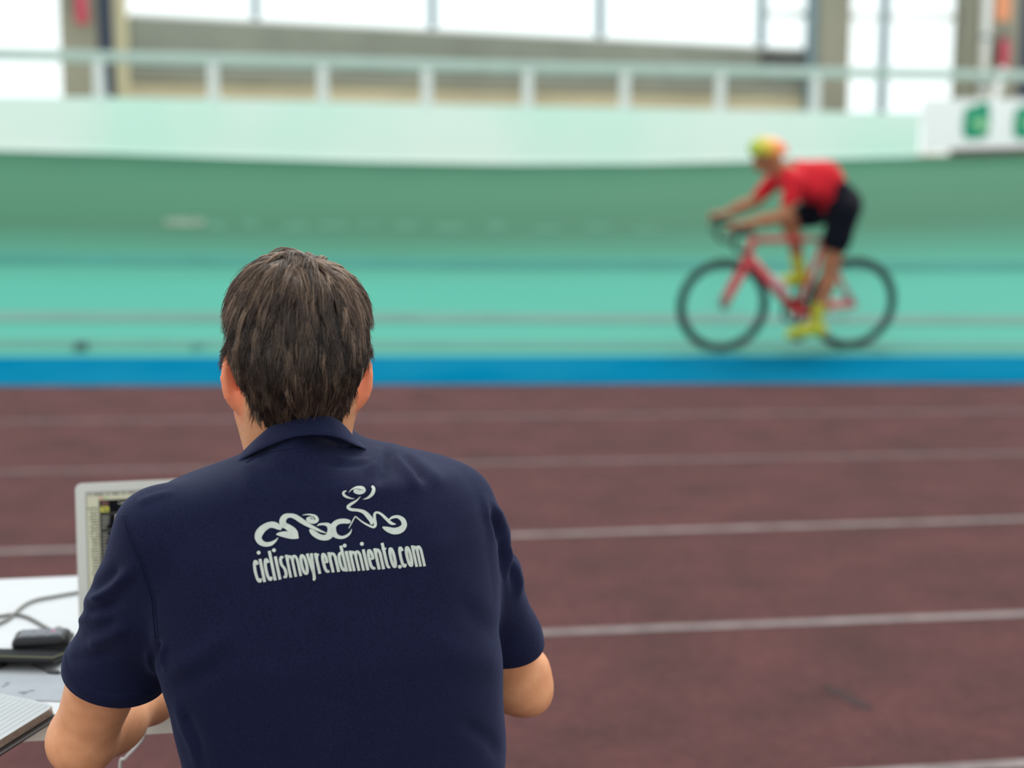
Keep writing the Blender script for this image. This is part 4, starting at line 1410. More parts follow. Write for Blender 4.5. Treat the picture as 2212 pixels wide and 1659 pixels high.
EMB = [
    [(462, 596, 30), (430, 572, 62), (380, 548, 72), (320, 550, 70), (255, 588, 80), (212, 640, 88), (200, 692, 78), (225, 742, 66), (280, 768, 54), (340, 762, 46), (390, 732, 28), (425, 692, 4)],
    [(512, 566, 60), (482, 535, 76), (478, 495, 74), (505, 455, 66), (560, 440, 48), (620, 455, 56), (690, 500, 58), (760, 545, 46), (840, 585, 36), (910, 618, 24), (990, 646, 4)],
    [(480, 540, 56), (535, 572, 70), (590, 615, 84), (612, 655, 92)],
    [(654, 662, 78), (610, 668, 80), (560, 664, 80), (500, 656, 70), (450, 652, 48), (406, 654, 14)],
    [(702, 437, 5), (745, 430, 12), (800, 432, 20), (850, 452, 32), (868, 490, 40), (838, 512, 42), (795, 504, 52), (762, 485, 40), (775, 464, 18), (808, 462, 14), (830, 482, 12), (812, 490, 4)],
    [(868, 557, 8), (900, 542, 22), (950, 538, 30), (995, 550, 50), (1022, 590, 72), (1022, 640, 84), (990, 684, 70), (930, 692, 62), (870, 670, 64), (815, 628, 56), (784, 598, 20)],
    [(1248, 512, 26), (1215, 508, 50), (1160, 504, 56), (1105, 514, 58), (1062, 545, 62), (1046, 590, 72), (1056, 640, 70), (1095, 678, 48), (1150, 690, 34), (1205, 672, 30), (1245, 635, 20), (1262, 594, 4)],
    [(1228, 586, 8), (1262, 522, 13), (1298, 458, 13), (1318, 462, 13), (1370, 505, 17), (1435, 545, 21), (1505, 572, 27), (1530, 545, 34), (1522, 480, 32), (1522, 425, 30), (1550, 405, 24), (1600, 428, 28), (1655, 480, 34), (1710, 528, 34), (1762, 540, 8)],
    [(1680, 492, 12), (1725, 462, 28), (1785, 455, 36), (1840, 490, 54), (1858, 550, 62), (1815, 602, 76), (1740, 618, 74), (1665, 596, 56), (1612, 572, 16)],
    [(1362, 222, 4), (1315, 270, 20), (1250, 312, 32), (1218, 345, 34), (1255, 372, 34), (1330, 380, 32), (1400, 402, 44), (1455, 455, 56), (1488, 505, 50), (1485, 542, 26)],
    [(1228, 178, 4), (1265, 143, 13), (1320, 122, 24), (1378, 130, 42), (1396, 158, 48), (1350, 178, 46), (1300, 168, 36), (1300, 150, 16), (1335, 146, 10), (1352, 155, 5)],
    [(1202, 158, 8), (1168, 180, 26), (1178, 212, 28), (1228, 238, 20), (1292, 250, 4)],
    [(1490, 106, 24), (1510, 138, 38), (1498, 188, 40), (1452, 234, 26), (1390, 258, 4)],
]
em = Print()
for st_ in EMB:
    em.stroke([zp(p) for p in st_], n=5)
mesh('printed_emblem', em.V, em.F, M_PRINT, shirt, True)
GLY = {
    'c': [[(1, .78), (.8, .90), (.5, .94), (.14, .80), (0, .5), (.14, .20), (.5, .06), (.8, .08), (1, .18)]],
    'o': [['closed', (.5, .94), (.88, .80), (1, .5), (.88, .20), (.5, .06), (.12, .20), (0, .5), (.12, .80)]],
    'i': [['line', (.5, 0), (.5, 1)], ['dot', (.5, 1.27)]],
    'l': [['line', (.5, 0), (.5, 1.27)]],
    's': [[(1, .88), (.6, .94), (.12, .82), (.16, .62), (.78, .42), (.92, .22), (.55, .06), (0, .10)]],
    'n': [['line', (0, 0), (0, 1)], [(0, .70), (.28, .90), (.68, .93), (.97, .80), (1, .62), (1, .3), (1, 0)]],
    'm': [['line', (0, 0), (0, 1)], [(0, .70), (.14, .90), (.33, .93), (.48, .80), (.5, .62), (.5, .3), (.5, 0)], [(.5, .70), (.64, .90), (.83, .93), (.98, .80), (1, .62), (1, .3), (1, 0)]],
    'r': [['line', (0, 0), (0, 1)], [(0, .70), (.5, .90), (1.25, .92)]],
    'e': [[(.05, .50), (.5, .53), (.98, .55), (.93, .80), (.5, .94), (.12, .80), (0, .5), (.12, .20), (.5, .06), (1, .11)]],
    'd': [[(1, .84), (.6, .93), (.14, .80), (0, .5), (.12, .20), (.48, .06), (1, .22)], ['line', (1, 0), (1, 1.28)]],
    't': [[(.30, 1.22), (.32, .8), (.34, .3), (.5, .10), (1, .05)], ['line', (-.2, .94), (1.1, .94)]],
    'y': [['line', (0, 1), (.52, .03)], [(1, 1), (.76, .5), (.52, .03), (.36, -.20), (0, -.26)]],
    '.': [['dot', (.5, .06)]],
}
SPAN = [('c', 150, 226), ('i', 226, 266), ('c', 272, 346), ('l', 346, 386), ('i', 400, 440), ('s', 448, 520), ('m', 528, 672), ('o', 676, 764), ('y', 764, 846), ('r', 856, 922), ('e', 924, 1000),
        ('n', 1008, 1104), ('d', 1110, 1196), ('i', 1204, 1242), ('m', 1250, 1386), ('i', 1400, 1438), ('e', 1444, 1522), ('n', 1530, 1614), ('t', 1616, 1690), ('o', 1688, 1764), ('.', 1768, 1800), ('c', 1800, 1868), ('o', 1874, 1950), ('m', 1958, 2078)]
YB = [(150, 1212), (360, 1178), (560, 1142), (720, 1118), (1085, 1080), (1330, 1068), (1735, 1040), (2075, 1016)]
YT = [(150, 950), (360, 915), (540, 888), (1040, 858), (1260, 842), (1530, 816), (1690, 802), (2050, 776)]
def tp(xm, v, w):
    yb, yt = interp(xm, YB), interp(xm, YT)
    return zp((xm + (.5 - v) * 54, yb + (yt - yb) * v, w))
tx = Print()
SWID = 34
for ch, x0, x1 in SPAN:
    sw = SWID if ch not in 'm' else 31
    def gx(g): return x0 + sw / 2 + g * (x1 - x0 - sw)
    for st_ in GLY[ch]:
        kind = st_[0] if isinstance(st_[0], str) else 'curve'
        p_ = st_[1:] if isinstance(st_[0], str) else st_
        if kind == 'dot':
            X_, Y_, _ = tp(gx(p_[0][0]), p_[0][1], 1)
            tx.dot(X_, Y_, 22 / ZS)
        elif kind == 'line':
            a, b = p_
            pts_ = [tp(gx(a[0] + (b[0] - a[0]) * t), a[1] + (b[1] - a[1]) * t, sw) for t in np.linspace(0, 1, 9)]
            tx.stroke(pts_, n=2, flat=True)
        else:
            tx.stroke([tp(gx(g[0]), g[1], sw) for g in p_], n=5, closed=(kind == 'closed'), flat=True)
mesh('printed_lettering', tx.V, tx.F, M_PRINT, shirt, True)

# collar: a ribbed band folded over, higher at the back of the neck
def collar():
    n = 64
    key = {   # angle round the neck (0 = nape, + = right): upper edge pixel+depth, lower edge pixel+depth
        -100: ((516, 1003, 1.86), (506, 1012, 1.85)), -72: ((528, 975, 1.80), (511, 1001, 1.785)), -52: ((551, 948, 1.77), (536, 985, 1.750)), -35: ((586, 917, 1.752), (575, 967, 1.728)), -16: ((636, 897, 1.742), (633, 946, 1.714)),
        0: ((688, 892, 1.742), (690, 941, 1.712)), 18: ((730, 904, 1.755), (735, 948, 1.728)), 38: ((757, 934, 1.785), (768, 962, 1.765)), 60: ((770, 957, 1.83), (792, 972, 1.82)), 88: ((768, 978, 1.89), (790, 985, 1.885)),
    }
    angs = sorted(key)
    up = [np.array(P(*key[a][0])) for a in angs]; lo = [np.array(P(*key[a][1])) for a in angs]
    up = catmull(up, 8); lo = catmull(lo, 8)
    # the hidden front of the collar, open at the throat
    c = (up[0] + up[-1]) / 2
    V, F = [], []
    m = 7
    for u_, l_ in zip(up, lo):
        mid = (u_ + l_) / 2
        ctr = np.array([-.255, 1.83, u_[2]])
        out = u_ - ctr; out[2] = 0; out /= np.linalg.norm(out) + 1e-9
        th = .0028
        prof = [u_ - out * .006 + np.array([0, 0, -.030]), u_ - out * .004 + np.array([0, 0, -.006]), u_ + np.array([0, 0, .0005]), u_ * .78 + l_ * .22 + out * .0035, mid + out * .0035,
                l_ + out * .0015, l_ - out * .003 + np.array([0, 0, .0005])]
        V += prof
    L = len(up)
    for i in range(L - 1):
        for k in range(m - 1):
            F.append((i * m + k, i * m + k + 1, (i + 1) * m + k + 1, (i + 1) * m + k))
    return V, F
def collar_material():
    m = navy_material(); m.name = 'navy_rib_knit'
    nt = m.node_tree; b = nt.nodes['Principled BSDF']
    b.inputs['Sheen Weight'].default_value = .28
    return m
cvs, cfs = collar()
col_ = mesh('collar', cvs, cfs, collar_material(), shirt, True)
sb_ = col_.modifiers.new('smooth', 'SUBSURF'); sb_.levels = 1; sb_.render_levels = 1
hem_ring(sl_a, sl_b, nl_, .060, 'sleeve_hem')

# ---- hair
def hair_ok(L):
    """is this point of the head (head axes, metres) covered by hair?"""
    az = np.degrees(np.arctan2(np.abs(L[:, 0]), -L[:, 1]))            # 0 at the back, 90 at the side, 180 in front
    zmin = np.interp(az, [0, 20, 38, 50, 60, 73, 92, 112, 135, 180], [-.096, -.099, -.104, -.101, -.088, -.030, -.006, .004, .040, .052])
    return L[:, 2] > zmin
LB = (BV - HC) @ HR
fc = BV[BQ].mean(1); Lf = (fc - HC) @ HR
ok = hair_ok(Lf) & (np.linalg.norm(Lf * np.array([1, .9, .82]), axis=1) < .125) & (np.abs(Lf[:, 0]) < .0775) & (Lf[:, 2] > -.115)
faces_ok = np.nonzero(ok)[0]
area = .5 * np.linalg.norm(np.cross(BV[BQ[:, 2]] - BV[BQ[:, 0]], BV[BQ[:, 3]] - BV[BQ[:, 1]]), axis=1)
CROWN = HR @ np.array([.10, -.42, 1.0]); CROWN /= np.linalg.norm(CROWN)
GU = HR[:, 2]
def flow(p, n, jit):
    """combing direction at a point of the head with outward normal n"""
    d = p - (HC + CROWN * .095)
    t = d - n * (d @ n)
    t /= np.linalg.norm(t) + 1e-6
    sw = np.cross(n, t)
    L_ = (p - HC) @ HR
    near = math.exp(-(np.linalg.norm(d) / .045) ** 2)
    down = np.array([0, 0, -1.0]); down -= n * (down @ n)
    w = .55 * min(1.0, max(0.0, (.055 - L_[2]) / .08))
    comb = HR @ np.array([-.25, -1.0, -.2]); comb -= n * (comb @ n)
    nr2 = math.exp(-(np.linalg.norm(d) / .028) ** 2)
    t = t * (1 - nr2) + comb * nr2 * 1.2
    v = t * (1 - w) + down * w + sw * (.45 * near + jit)
    v -= n * (v @ n)
    return v / (np.linalg.norm(v) + 1e-6)
rg = np.random.default_rng(5)
NG = 1500
pick = rg.choice(faces_ok, NG, p=area[faces_ok] / area[faces_ok].sum())
topf = faces_ok[np.linalg.norm(fc[faces_ok] - (HC + CROWN * .095) - HR @ np.array([0, .012, 0]), axis=1) < .042]
NTOP = 190
pick = np.concatenate([pick, rg.choice(topf, NTOP)])
NALL = NG + NTOP
SEG = 7
PER = 19
PV, PT = [], []
for g in range(NALL):
    q = BQ[pick[g]]
    w = rg.dirichlet([1, 1, 1, 1])
    p = (BV[q] * w[:, None]).sum(0); n = BN[q].mean(0); n /= np.linalg.norm(n)
    L_ = (p - HC) @ HR
    hgt = L_[2]
    Ln = float(np.interp(hgt, [-.10, -.06, .0, .05, .09], [.024, .032, .046, .064, .068])) * rg.uniform(.78, 1.15)
    lift = float(np.interp(hgt, [-.10, -.06, .0, .05, .09], [.0050, .0080, .0120, .0130, .0125])) * rg.uniform(.45, 1.15)
    if abs(L_[0]) > .056: lift *= .45
    if g >= NG:
        Ln = rg.uniform(.058, .092); lift = rg.uniform(.010, .0150)
    az_ = math.degrees(math.atan2(abs(L_[0]), -L_[1]))
    if az_ > 62 and hgt < .05: Ln *= float(np.interp(hgt, [-.03, .05], [.55, 1.0]))
    jit = rg.normal(0, .17)
    bend = rg.normal(0, .10)
    flick = rg.uniform(0, .35) if hgt < -.05 else rg.uniform(-.05, .10)
    sp = .0050 * rg.uniform(.7, 1.3)
    guide = [p.copy()]
    frames = []
    d0 = flow(p, n, jit)
    cur = p.copy()
    for s in range(SEG):
        loc, nn, _, _ = body_bvh.find_nearest(Vector(cur))
        nn = np.array(nn); loc = np.array(loc)
        if nn @ (cur - HC) < 0: nn = -nn
        t = flow(loc, nn, jit + bend * s / SEG)
        if (loc - HC) @ GU < -.085:                      # past the hairline: fall free
            t = t * .7 + np.array([0, 0, -.5]) + nn * flick
            t /= np.linalg.norm(t)
        f = (s + 1) / SEG
        nxt = cur + t * Ln / SEG
        l2, n2, _, _ = body_bvh.find_nearest(Vector(nxt))
        n2 = np.array(n2); l2 = np.array(l2)
        if n2 @ (l2 - HC) < 0: n2 = -n2
        want = lift * math.sin(min(1, f * 1.5) * math.pi / 2) + flick * .012 * f * f
        nxt = l2 + (nxt - l2 - n2 * ((nxt - l2) @ n2)) + n2 * want
        guide.append(nxt); cur = nxt
    guide = np.array(guide)
    tb_ = .10 if g >= NG else 0
    tone = tb_ + np.clip(rg.normal(float(np.interp(hgt, [-.08, .0, .08], [.40, .36, .56])), .24), 0, 1)
    sd = np.cross(d0, n)
    offs = rg.uniform(-1, 1, (PER, 2)) * sp
    lenf = rg.uniform(.72, 1.06, PER)
    for k in range(PER):
        o3 = sd * offs[k, 0] + d0 * offs[k, 1] * 1.3
        sh_ = np.linspace(1, .55 if k % 6 else 1.2, SEG + 1)[:, None]
        ln = guide[0] + (guide - guide[0]) * 1.0
        fr = np.linspace(0, lenf[k], SEG + 1) * SEG
        i0 = np.clip(np.floor(fr).astype(int), 0, SEG - 1); tt = (fr - i0)[:, None]
        ln = guide[i0] * (1 - tt) + guide[i0 + 1] * tt
        ln = ln + o3 * sh_ + n * (rg.uniform(-.0012, .0022) * np.linspace(0, 1, SEG + 1)[:, None]) + rg.normal(0, .00035, (SEG + 1, 3)) * np.linspace(0, 1, SEG + 1)[:, None]
        ln[0] -= n * .002
        PV.append(ln); PT.append(np.clip(tone + rg.normal(0, .12), .01, 1))
PV = np.array(PV); NSn = len(PV)
tang = np.gradient(PV, axis=1); tang /= np.linalg.norm(tang, axis=2, keepdims=True) + 1e-9
cd_ = PV - HC; cd_ /= np.linalg.norm(cd_, axis=2, keepdims=True)
s1_ = np.cross(tang, cd_); s1_ /= np.linalg.norm(s1_, axis=2, keepdims=True) + 1e-9
s2_ = np.cross(s1_, tang)
rad = (np.interp(np.linspace(0, 1, SEG + 1), [0, .6, 1], [.00042, .00040, .00012]))[None, :, None]
HVv = np.stack([PV + rad * (s1_ * math.cos(a) + s2_ * math.sin(a)) for a in (math.pi / 2, math.pi * 7 / 6, math.pi * 11 / 6)], 2)   # strand, ring, 3
HVv = HVv.reshape(-1, 3)
bidx = (np.arange(NSn)[:, None] * (SEG + 1) + np.arange(SEG)[None]) * 3
HF = []
for k in range(3):
    HF.append(np.stack([bidx + k, bidx + (k + 1) % 3, bidx + 3 + (k + 1) % 3, bidx + 3 + k], 2).reshape(-1, 4))
HF = np.concatenate(HF)
tone = np.repeat(np.array(PT), (SEG + 1) * 3)
# dense under-layer of hair just above the scalp
capq = BQ[faces_ok]; used_ = np.unique(capq); remap = np.full(len(BV), -1); remap[used_] = np.arange(len(used_))
capV = BV[used_] + BN[used_] * .0022
HF = np.concatenate([HF, remap[capq] + len(HVv)])
HVv = np.concatenate([HVv, capV]); tone = np.concatenate([tone, np.full(len(capV), .0)])
def hair_material():
    m = mat('dark_brown_hair', (0.03, 0.02, 0.014, 1), rough=0.42, spec=0.5)
    nt = m.node_tree; b = nt.nodes['Principled BSDF']
    at = nt.nodes.new('ShaderNodeAttribute'); at.attribute_name = 'tone'
    r = nt.nodes.new('ShaderNodeValToRGB')
    r.color_ramp.elements[0].position = 0; r.color_ramp.elements[0].color = (0.013, 0.0096, 0.008, 1)
    r.color_ramp.elements[1].position = 1; r.color_ramp.elements[1].color = (0.29, 0.195, 0.130, 1)
    e = r.color_ramp.elements.new(.5); e.color = (0.078, 0.050, 0.036, 1)
    nt.links.new(at.outputs['Fac'], r.inputs['Fac']); nt.links.new(r.outputs['Color'], b.inputs['Base Color'])
    gt = nt.nodes.new('ShaderNodeMath'); gt.operation = 'GREATER_THAN'; gt.inputs[1].default_value = .0001
    ml = nt.nodes.new('ShaderNodeMath'); ml.operation = 'MULTIPLY'; ml.inputs[1].default_value = .5
    nt.links.new(at.outputs['Fac'], gt.inputs[0]); nt.links.new(gt.outputs[0], ml.inputs[0]); nt.links.new(ml.outputs[0], b.inputs['Specular IOR Level'])
    return m
hair = npmesh('hair', HVv, HF, hair_material(), body)
hair['label'] = 'short tousled dark brown hair'
ah = hair.data.attributes.new('tone', 'FLOAT', 'POINT')
if len(hair.data.vertices) == len(tone):
    ah.data.foreach_set('value', tone.astype(np.float32))

# ---- trousers, shoes and stool below the picture's lower edge
M_DENIM = mat('dark_denim', (0.018, 0.022, 0.035), rough=0.9, noise=0.2, nscale=200)
tfld = Field((-.62, 1.55, .05), (.12, 2.40, .70), .010)
hipc = np.array([-.19, 1.80, .53])
tfld.ell(hipc, (.165, .135, .10), None, .03)
knees = [np.array([-.40, 2.16, .475]), np.array([-.13, 2.22, .475])]
ank = [np.array([-.41, 2.10, .10]), np.array([-.11, 2.16, .10])]
for s, k_, a_ in zip((-1, 1), knees, ank):
    tfld.chain([hipc + np.array([s * .085, .02, -.01]), k_, a_], [.082, .062, .045], .03)
tv, tq = tfld.nets(); tv = laplace(tv, tq, 2)
npmesh('trousers', tv, tq, M_DENIM, body)
for a_ in ank:
    sfld = Field(a_ - .16, a_ + np.array([.12, .28, .08]), .008)
    sfld.chain([a_ + np.array([0, -.03, -.045]), a_ + np.array([0, .09, -.055]), a_ + np.array([-.01, .17, -.062])], [.045, .042, .034], .02)
    sfld.cone(a_, a_ + np.array([0, 0, -.04]), .045, .045, .02)
    v_, q_ = sfld.nets(); v_[:, 2] = np.maximum(v_[:, 2], .002)
    npmesh('shoe', v_, q_, M_BLACK, body)
stl = empty('stool', (-.19, 1.78, 0))
tag(stl, 'round dark stool under the seated person', 'stool')
MB().lathe([(.02, .40), (.165, .402), (.175, .415), (.175, .432), (.16, .445), (.02, .447)], (0, 0, 0), (0, 0, 1), 28).build('seat', M_BLACK, stl, False)
for k in range(4):
    a = math.pi / 4 + k * math.pi / 2
    MB().tube([(.12 * math.cos(a), .12 * math.sin(a), .405), (.19 * math.cos(a), .19 * math.sin(a), .0)], .014, 8).build('leg', M_STEEL, stl)

# ------------------------------------------------------------------ bicycle and rider on the track
BPSI = math.radians(9)
BLEAN = math.radians(7)
bb_s = s_at(755, 1722)
B0 = bank_pt(1722, max(bb_s, .02))
B0 = G(1715, 756, B0.z)
Mb = Matrix.Translation(B0) @ Matrix.Rotation(math.pi + BPSI, 4, 'Z') @ Matrix.Rotation(-BLEAN, 4, 'X')
# bike axes: x forward (to the left in the picture), y to the rider's left (towards the camera after the turn), z up
M_BRED = mat('red_bike_paint', (0.62, 0.045, 0.055), rough=0.3, coat=0.4)
M_TYRE = mat('black_tyre_rubber', (0.018, 0.02, 0.02), rough=0.8)
M_RIM = mat('dark_carbon_rim', (0.022, 0.028, 0.028), rough=0.4)
M_SPOKE = mat('steel_spokes', (0.30, 0.32, 0.33), rough=0.35, metal=0.6)
M_BTAPE = mat('black_bar_tape', (0.03, 0.02, 0.02), rough=0.8)
bike = empty('road_bicycle'); bike.matrix_world = Mb
tag(bike, 'red road bicycle with black wheels ridden along the foot of the banking', 'bicycle')
RW = .335
FH, RH_, BBp = Vector((.545, 0, RW)), Vector((-.405, 0, RW)), Vector((0, 0, .275))
HT, HB = Vector((.345, 0, .825)), Vector((.400, 0, .665))
STp = Vector((-.165, 0, .80))
SAD = Vector((-.215, 0, .955))
def wheel(c, name):
    w = empty(name); w.parent = bike; w.location = c
    n = 48
    def ring(R, r, mat_, nm, sq_=1.0):
        V, F = [], []
        m = 10
        for i in range(n):
            a = 2 * math.pi * i / n
            for k in range(m):
                b = 2 * math.pi * k / m
                rr_ = R + r * sq_ * math.cos(b)
                V.append((rr_ * math.cos(a), r * .9 * math.sin(b), rr_ * math.sin(a)))
        for i in range(n):
            for k in range(m):
                F.append((i * m + k, ((i + 1) % n) * m + k, ((i + 1) % n) * m + (k + 1) % m, i * m + (k + 1) % m))
        return mesh(nm, V, F, mat_, w, True)
    ring(RW - .0135, .0135, M_TYRE, 'tyre')
    ring(RW - .042, .013, M_RIM, 'rim', 1.75)
    MB().tube([(0, -.05, 0), (0, .05, 0)], .018, 12).build('hub', M_BLACK, w, True)
    sp_ = MB()
    for i in range(20):
        a = 2 * math.pi * i / 20
        s = .03 if i % 2 else -.03
        sp_.tube([(.016 * math.cos(a + .5), s, .016 * math.sin(a + .5)), ((RW - .062) * math.cos(a), 0, (RW - .062) * math.sin(a))], .0011, 4)
    sp_.build('spokes', M_SPOKE, w)
    return w
wheel(FH, 'front_wheel'); wheel(RH_, 'rear_wheel')
fr = MB()
fr.tube([HT, HB], [.028, .034], 12)
fr.tube([HB + (HT - HB) * .15, BBp], [.036, .038], 12)                 # down tube
fr.tube([HT - (HT - HB) * .15, STp], [.024, .018], 12)                 # top tube
fr.tube([BBp, STp + (STp - BBp).normalized() * .03], [.026, .020], 12) # seat tube
fr.tube([BBp + Vector((0, .05, 0)), BBp - Vector((0, .05, 0))], .027, 12)
for s in (-1, 1):
    fr.tube([BBp + Vector((-.03, s * .030, 0)), RH_ + Vector((.09, s * .055, -.005)), RH_ + Vector((0, s * .062, 0))], [.021, .018, .018], 10)
    fr.tube([STp + Vector((.0, s * .012, -.05)), RH_ + Vector((0, s * .062, 0))], [.011, .009], 8)
fr.build('frame', M_BRED, bike, True)
fk = MB()
crown = HB + (HB - HT).normalized() * .03
fk.tube([HB, crown], .026, 12)
for s in (-1, 1):
    fk.tube([crown + Vector((0, s * .020, .01)), crown + Vector((.012, s * .045, -.05)), FH + Vector((-.04, s * .052, .09)), FH + Vector((0, s * .054, 0))], [.026, .025, .019, .014], 10)
fk.build('fork', M_BRED, bike, True)
sp2 = MB().tube([STp, SAD - Vector((0, 0, .04))], .0145, 10)
sp2.build('seat_post', M_RIM, bike, True)
sdl = Field((-.42, -.10, .90), (.02, .10, 1.0), .007)
sdl.cone((-.33, 0, .955), (-.12, 0, .955), .030, .016, .02); sdl.ell((-.32, 0, .955), (.06, .072, .022), None, .02)
v_, q_ = sdl.nets(); npmesh('saddle', laplace(v_, q_, 2), q_, M_BLACK, bike)
hb = MB()
stem = Vector((.435, 0, .885))
hb.tube([HT + Vector((0, 0, .03)), stem], .016, 10)
for s in (-1, 1):
    hb.tube(catmull([stem, stem + Vector((0, s * .19, .0)), stem + Vector((.04, s * .21, .0)), stem + Vector((.10, s * .21, -.01)), stem + Vector((.125, s * .21, -.06)), stem + Vector((.10, s * .21, -.115)), stem + Vector((.02, s * .215, -.125))], 4), .0145, 8)
hbo = hb.build('handlebar', M_BTAPE, bike, True)
for s in (-1, 1):
    MB().tube([stem + Vector((.08, s * .21, .004)), stem + Vector((.14, s * .21, .030)), stem + Vector((.17, s * .21, .055))], [.017, .019, .013], 8).tube([stem + Vector((.155, s * .21, .03)), stem + Vector((.17, s * .21, -.04)), stem + Vector((.15, s * .21, -.085))], [.007, .006, .004], 6).build('brake_hood', M_BLACK, hbo, True)
# cranks: left arm down, right arm up
ck = empty('crankset'); ck.parent = bike; ck.location = BBp
ring_ = MB()
V, F = [], []
for i in range(40):
    a = 2 * math.pi * i / 40
    for r_, y_ in ((.100, -.052), (.104 if i % 2 else .099, -.049), (.100, -.046), (.075, -.046), (.075, -.052)):
        V.append((r_ * math.cos(a), y_, r_ * math.sin(a)))
for i in range(40):
    for k in range(5):
        F.append((i * 5 + k, ((i + 1) % 40) * 5 + k, ((i + 1) % 40) * 5 + (k + 1) % 5, i * 5 + (k + 1) % 5))
mesh('chainring', V, F, M_RIM, ck)
cdir = Vector((.02, 0, -.17))
MB().tube([(0, .055, 0), cdir + Vector((0, .07, 0))], [.016, .011], 8).build('crank_arm', M_RIM, ck, True)
MB().tube([(0, -.06, 0), -cdir + Vector((0, -.075, 0))], [.016, .011], 8).build('crank_arm', M_RIM, ck, True)
MB().box(cdir + Vector((0, .115, 0)), (.07, .06, .015), bevel=.004).build('pedal', M_BLACK, ck)
MB().box(-cdir + Vector((0, -.12, 0)), (.07, .06, .015), bevel=.004).build('pedal', M_BLACK, ck)
for i in range(5):
    a = 2 * math.pi * i / 5
    ring_.tube([(.015 * math.cos(a), -.052, .015 * math.sin(a)), (.085 * math.cos(a), -.049, .085 * math.sin(a))], .007, 6)
ring_.build('spider', M_RIM, ck)
chn = MB().tube([BBp + Vector((0, -.049, .1)), RH_ + Vector((0, -.049, .04))], .004, 6).tube([BBp + Vector((0, -.049, -.1)), RH_ + Vector((.02, -.049, -.12)), RH_ + Vector((.02, -.049, -.04))], .004, 6)
chn.build('chain', M_BLACK, bike)
MB().lathe([(.02, -.012), (.05, -.008), (.045, .006), (.02, .012)], RH_ + Vector((0, -.045, 0)), (0, 1, 0), 20).build('cassette', M_SPOKE, bike)
MB().lathe([(.034, 0), (.036, .01), (.036, .12), (.028, .15), (.02, .165)], BBp + (HB - BBp) * .32 + Vector((-.035, 0, .03)), (HB - BBp), 14).build('bottle', mat('pale_bottle', (.55, .5, .5), rough=.4), bike, True)

# rider
M_RSKIN = mat('rider_skin', (0.36, 0.145, 0.07), rough=0.55, spec=.3, noise=.06, nscale=10)
M_JERSEY = mat('red_jersey', (0.56, 0.014, 0.024), rough=0.8, spec=.2, noise=.08, nscale=8)
M_SHORTS = mat('black_navy_shorts', (0.003, 0.004, 0.009), rough=0.8, spec=.15)
M_SOCK = mat('lime_sock', (0.42, 0.42, 0.03), rough=0.8)
M_SHOE = mat('yellow_green_shoe', (0.42, 0.45, 0.015), rough=0.4)
M_SHOE2 = mat('orange_heel', (0.75, 0.25, 0.10), rough=0.5)
R_ = dict(
    hip=(-.265, 1.04), sh=(.135, 1.235), neck=(.22, 1.29), head=(.285, 1.385),
    elN=(.205, 1.005), haN=(.545, .935), elF=(.285, 1.04), haF=(.555, .935),
    knN=(-.185, .64), anN=(-.105, .225), toN=(.065, .150), knF=(.075, .915), anF=(-.045, .545), toF=(.095, .470))
def rv(k, y): return np.array([R_[k][0], y, R_[k][1]])
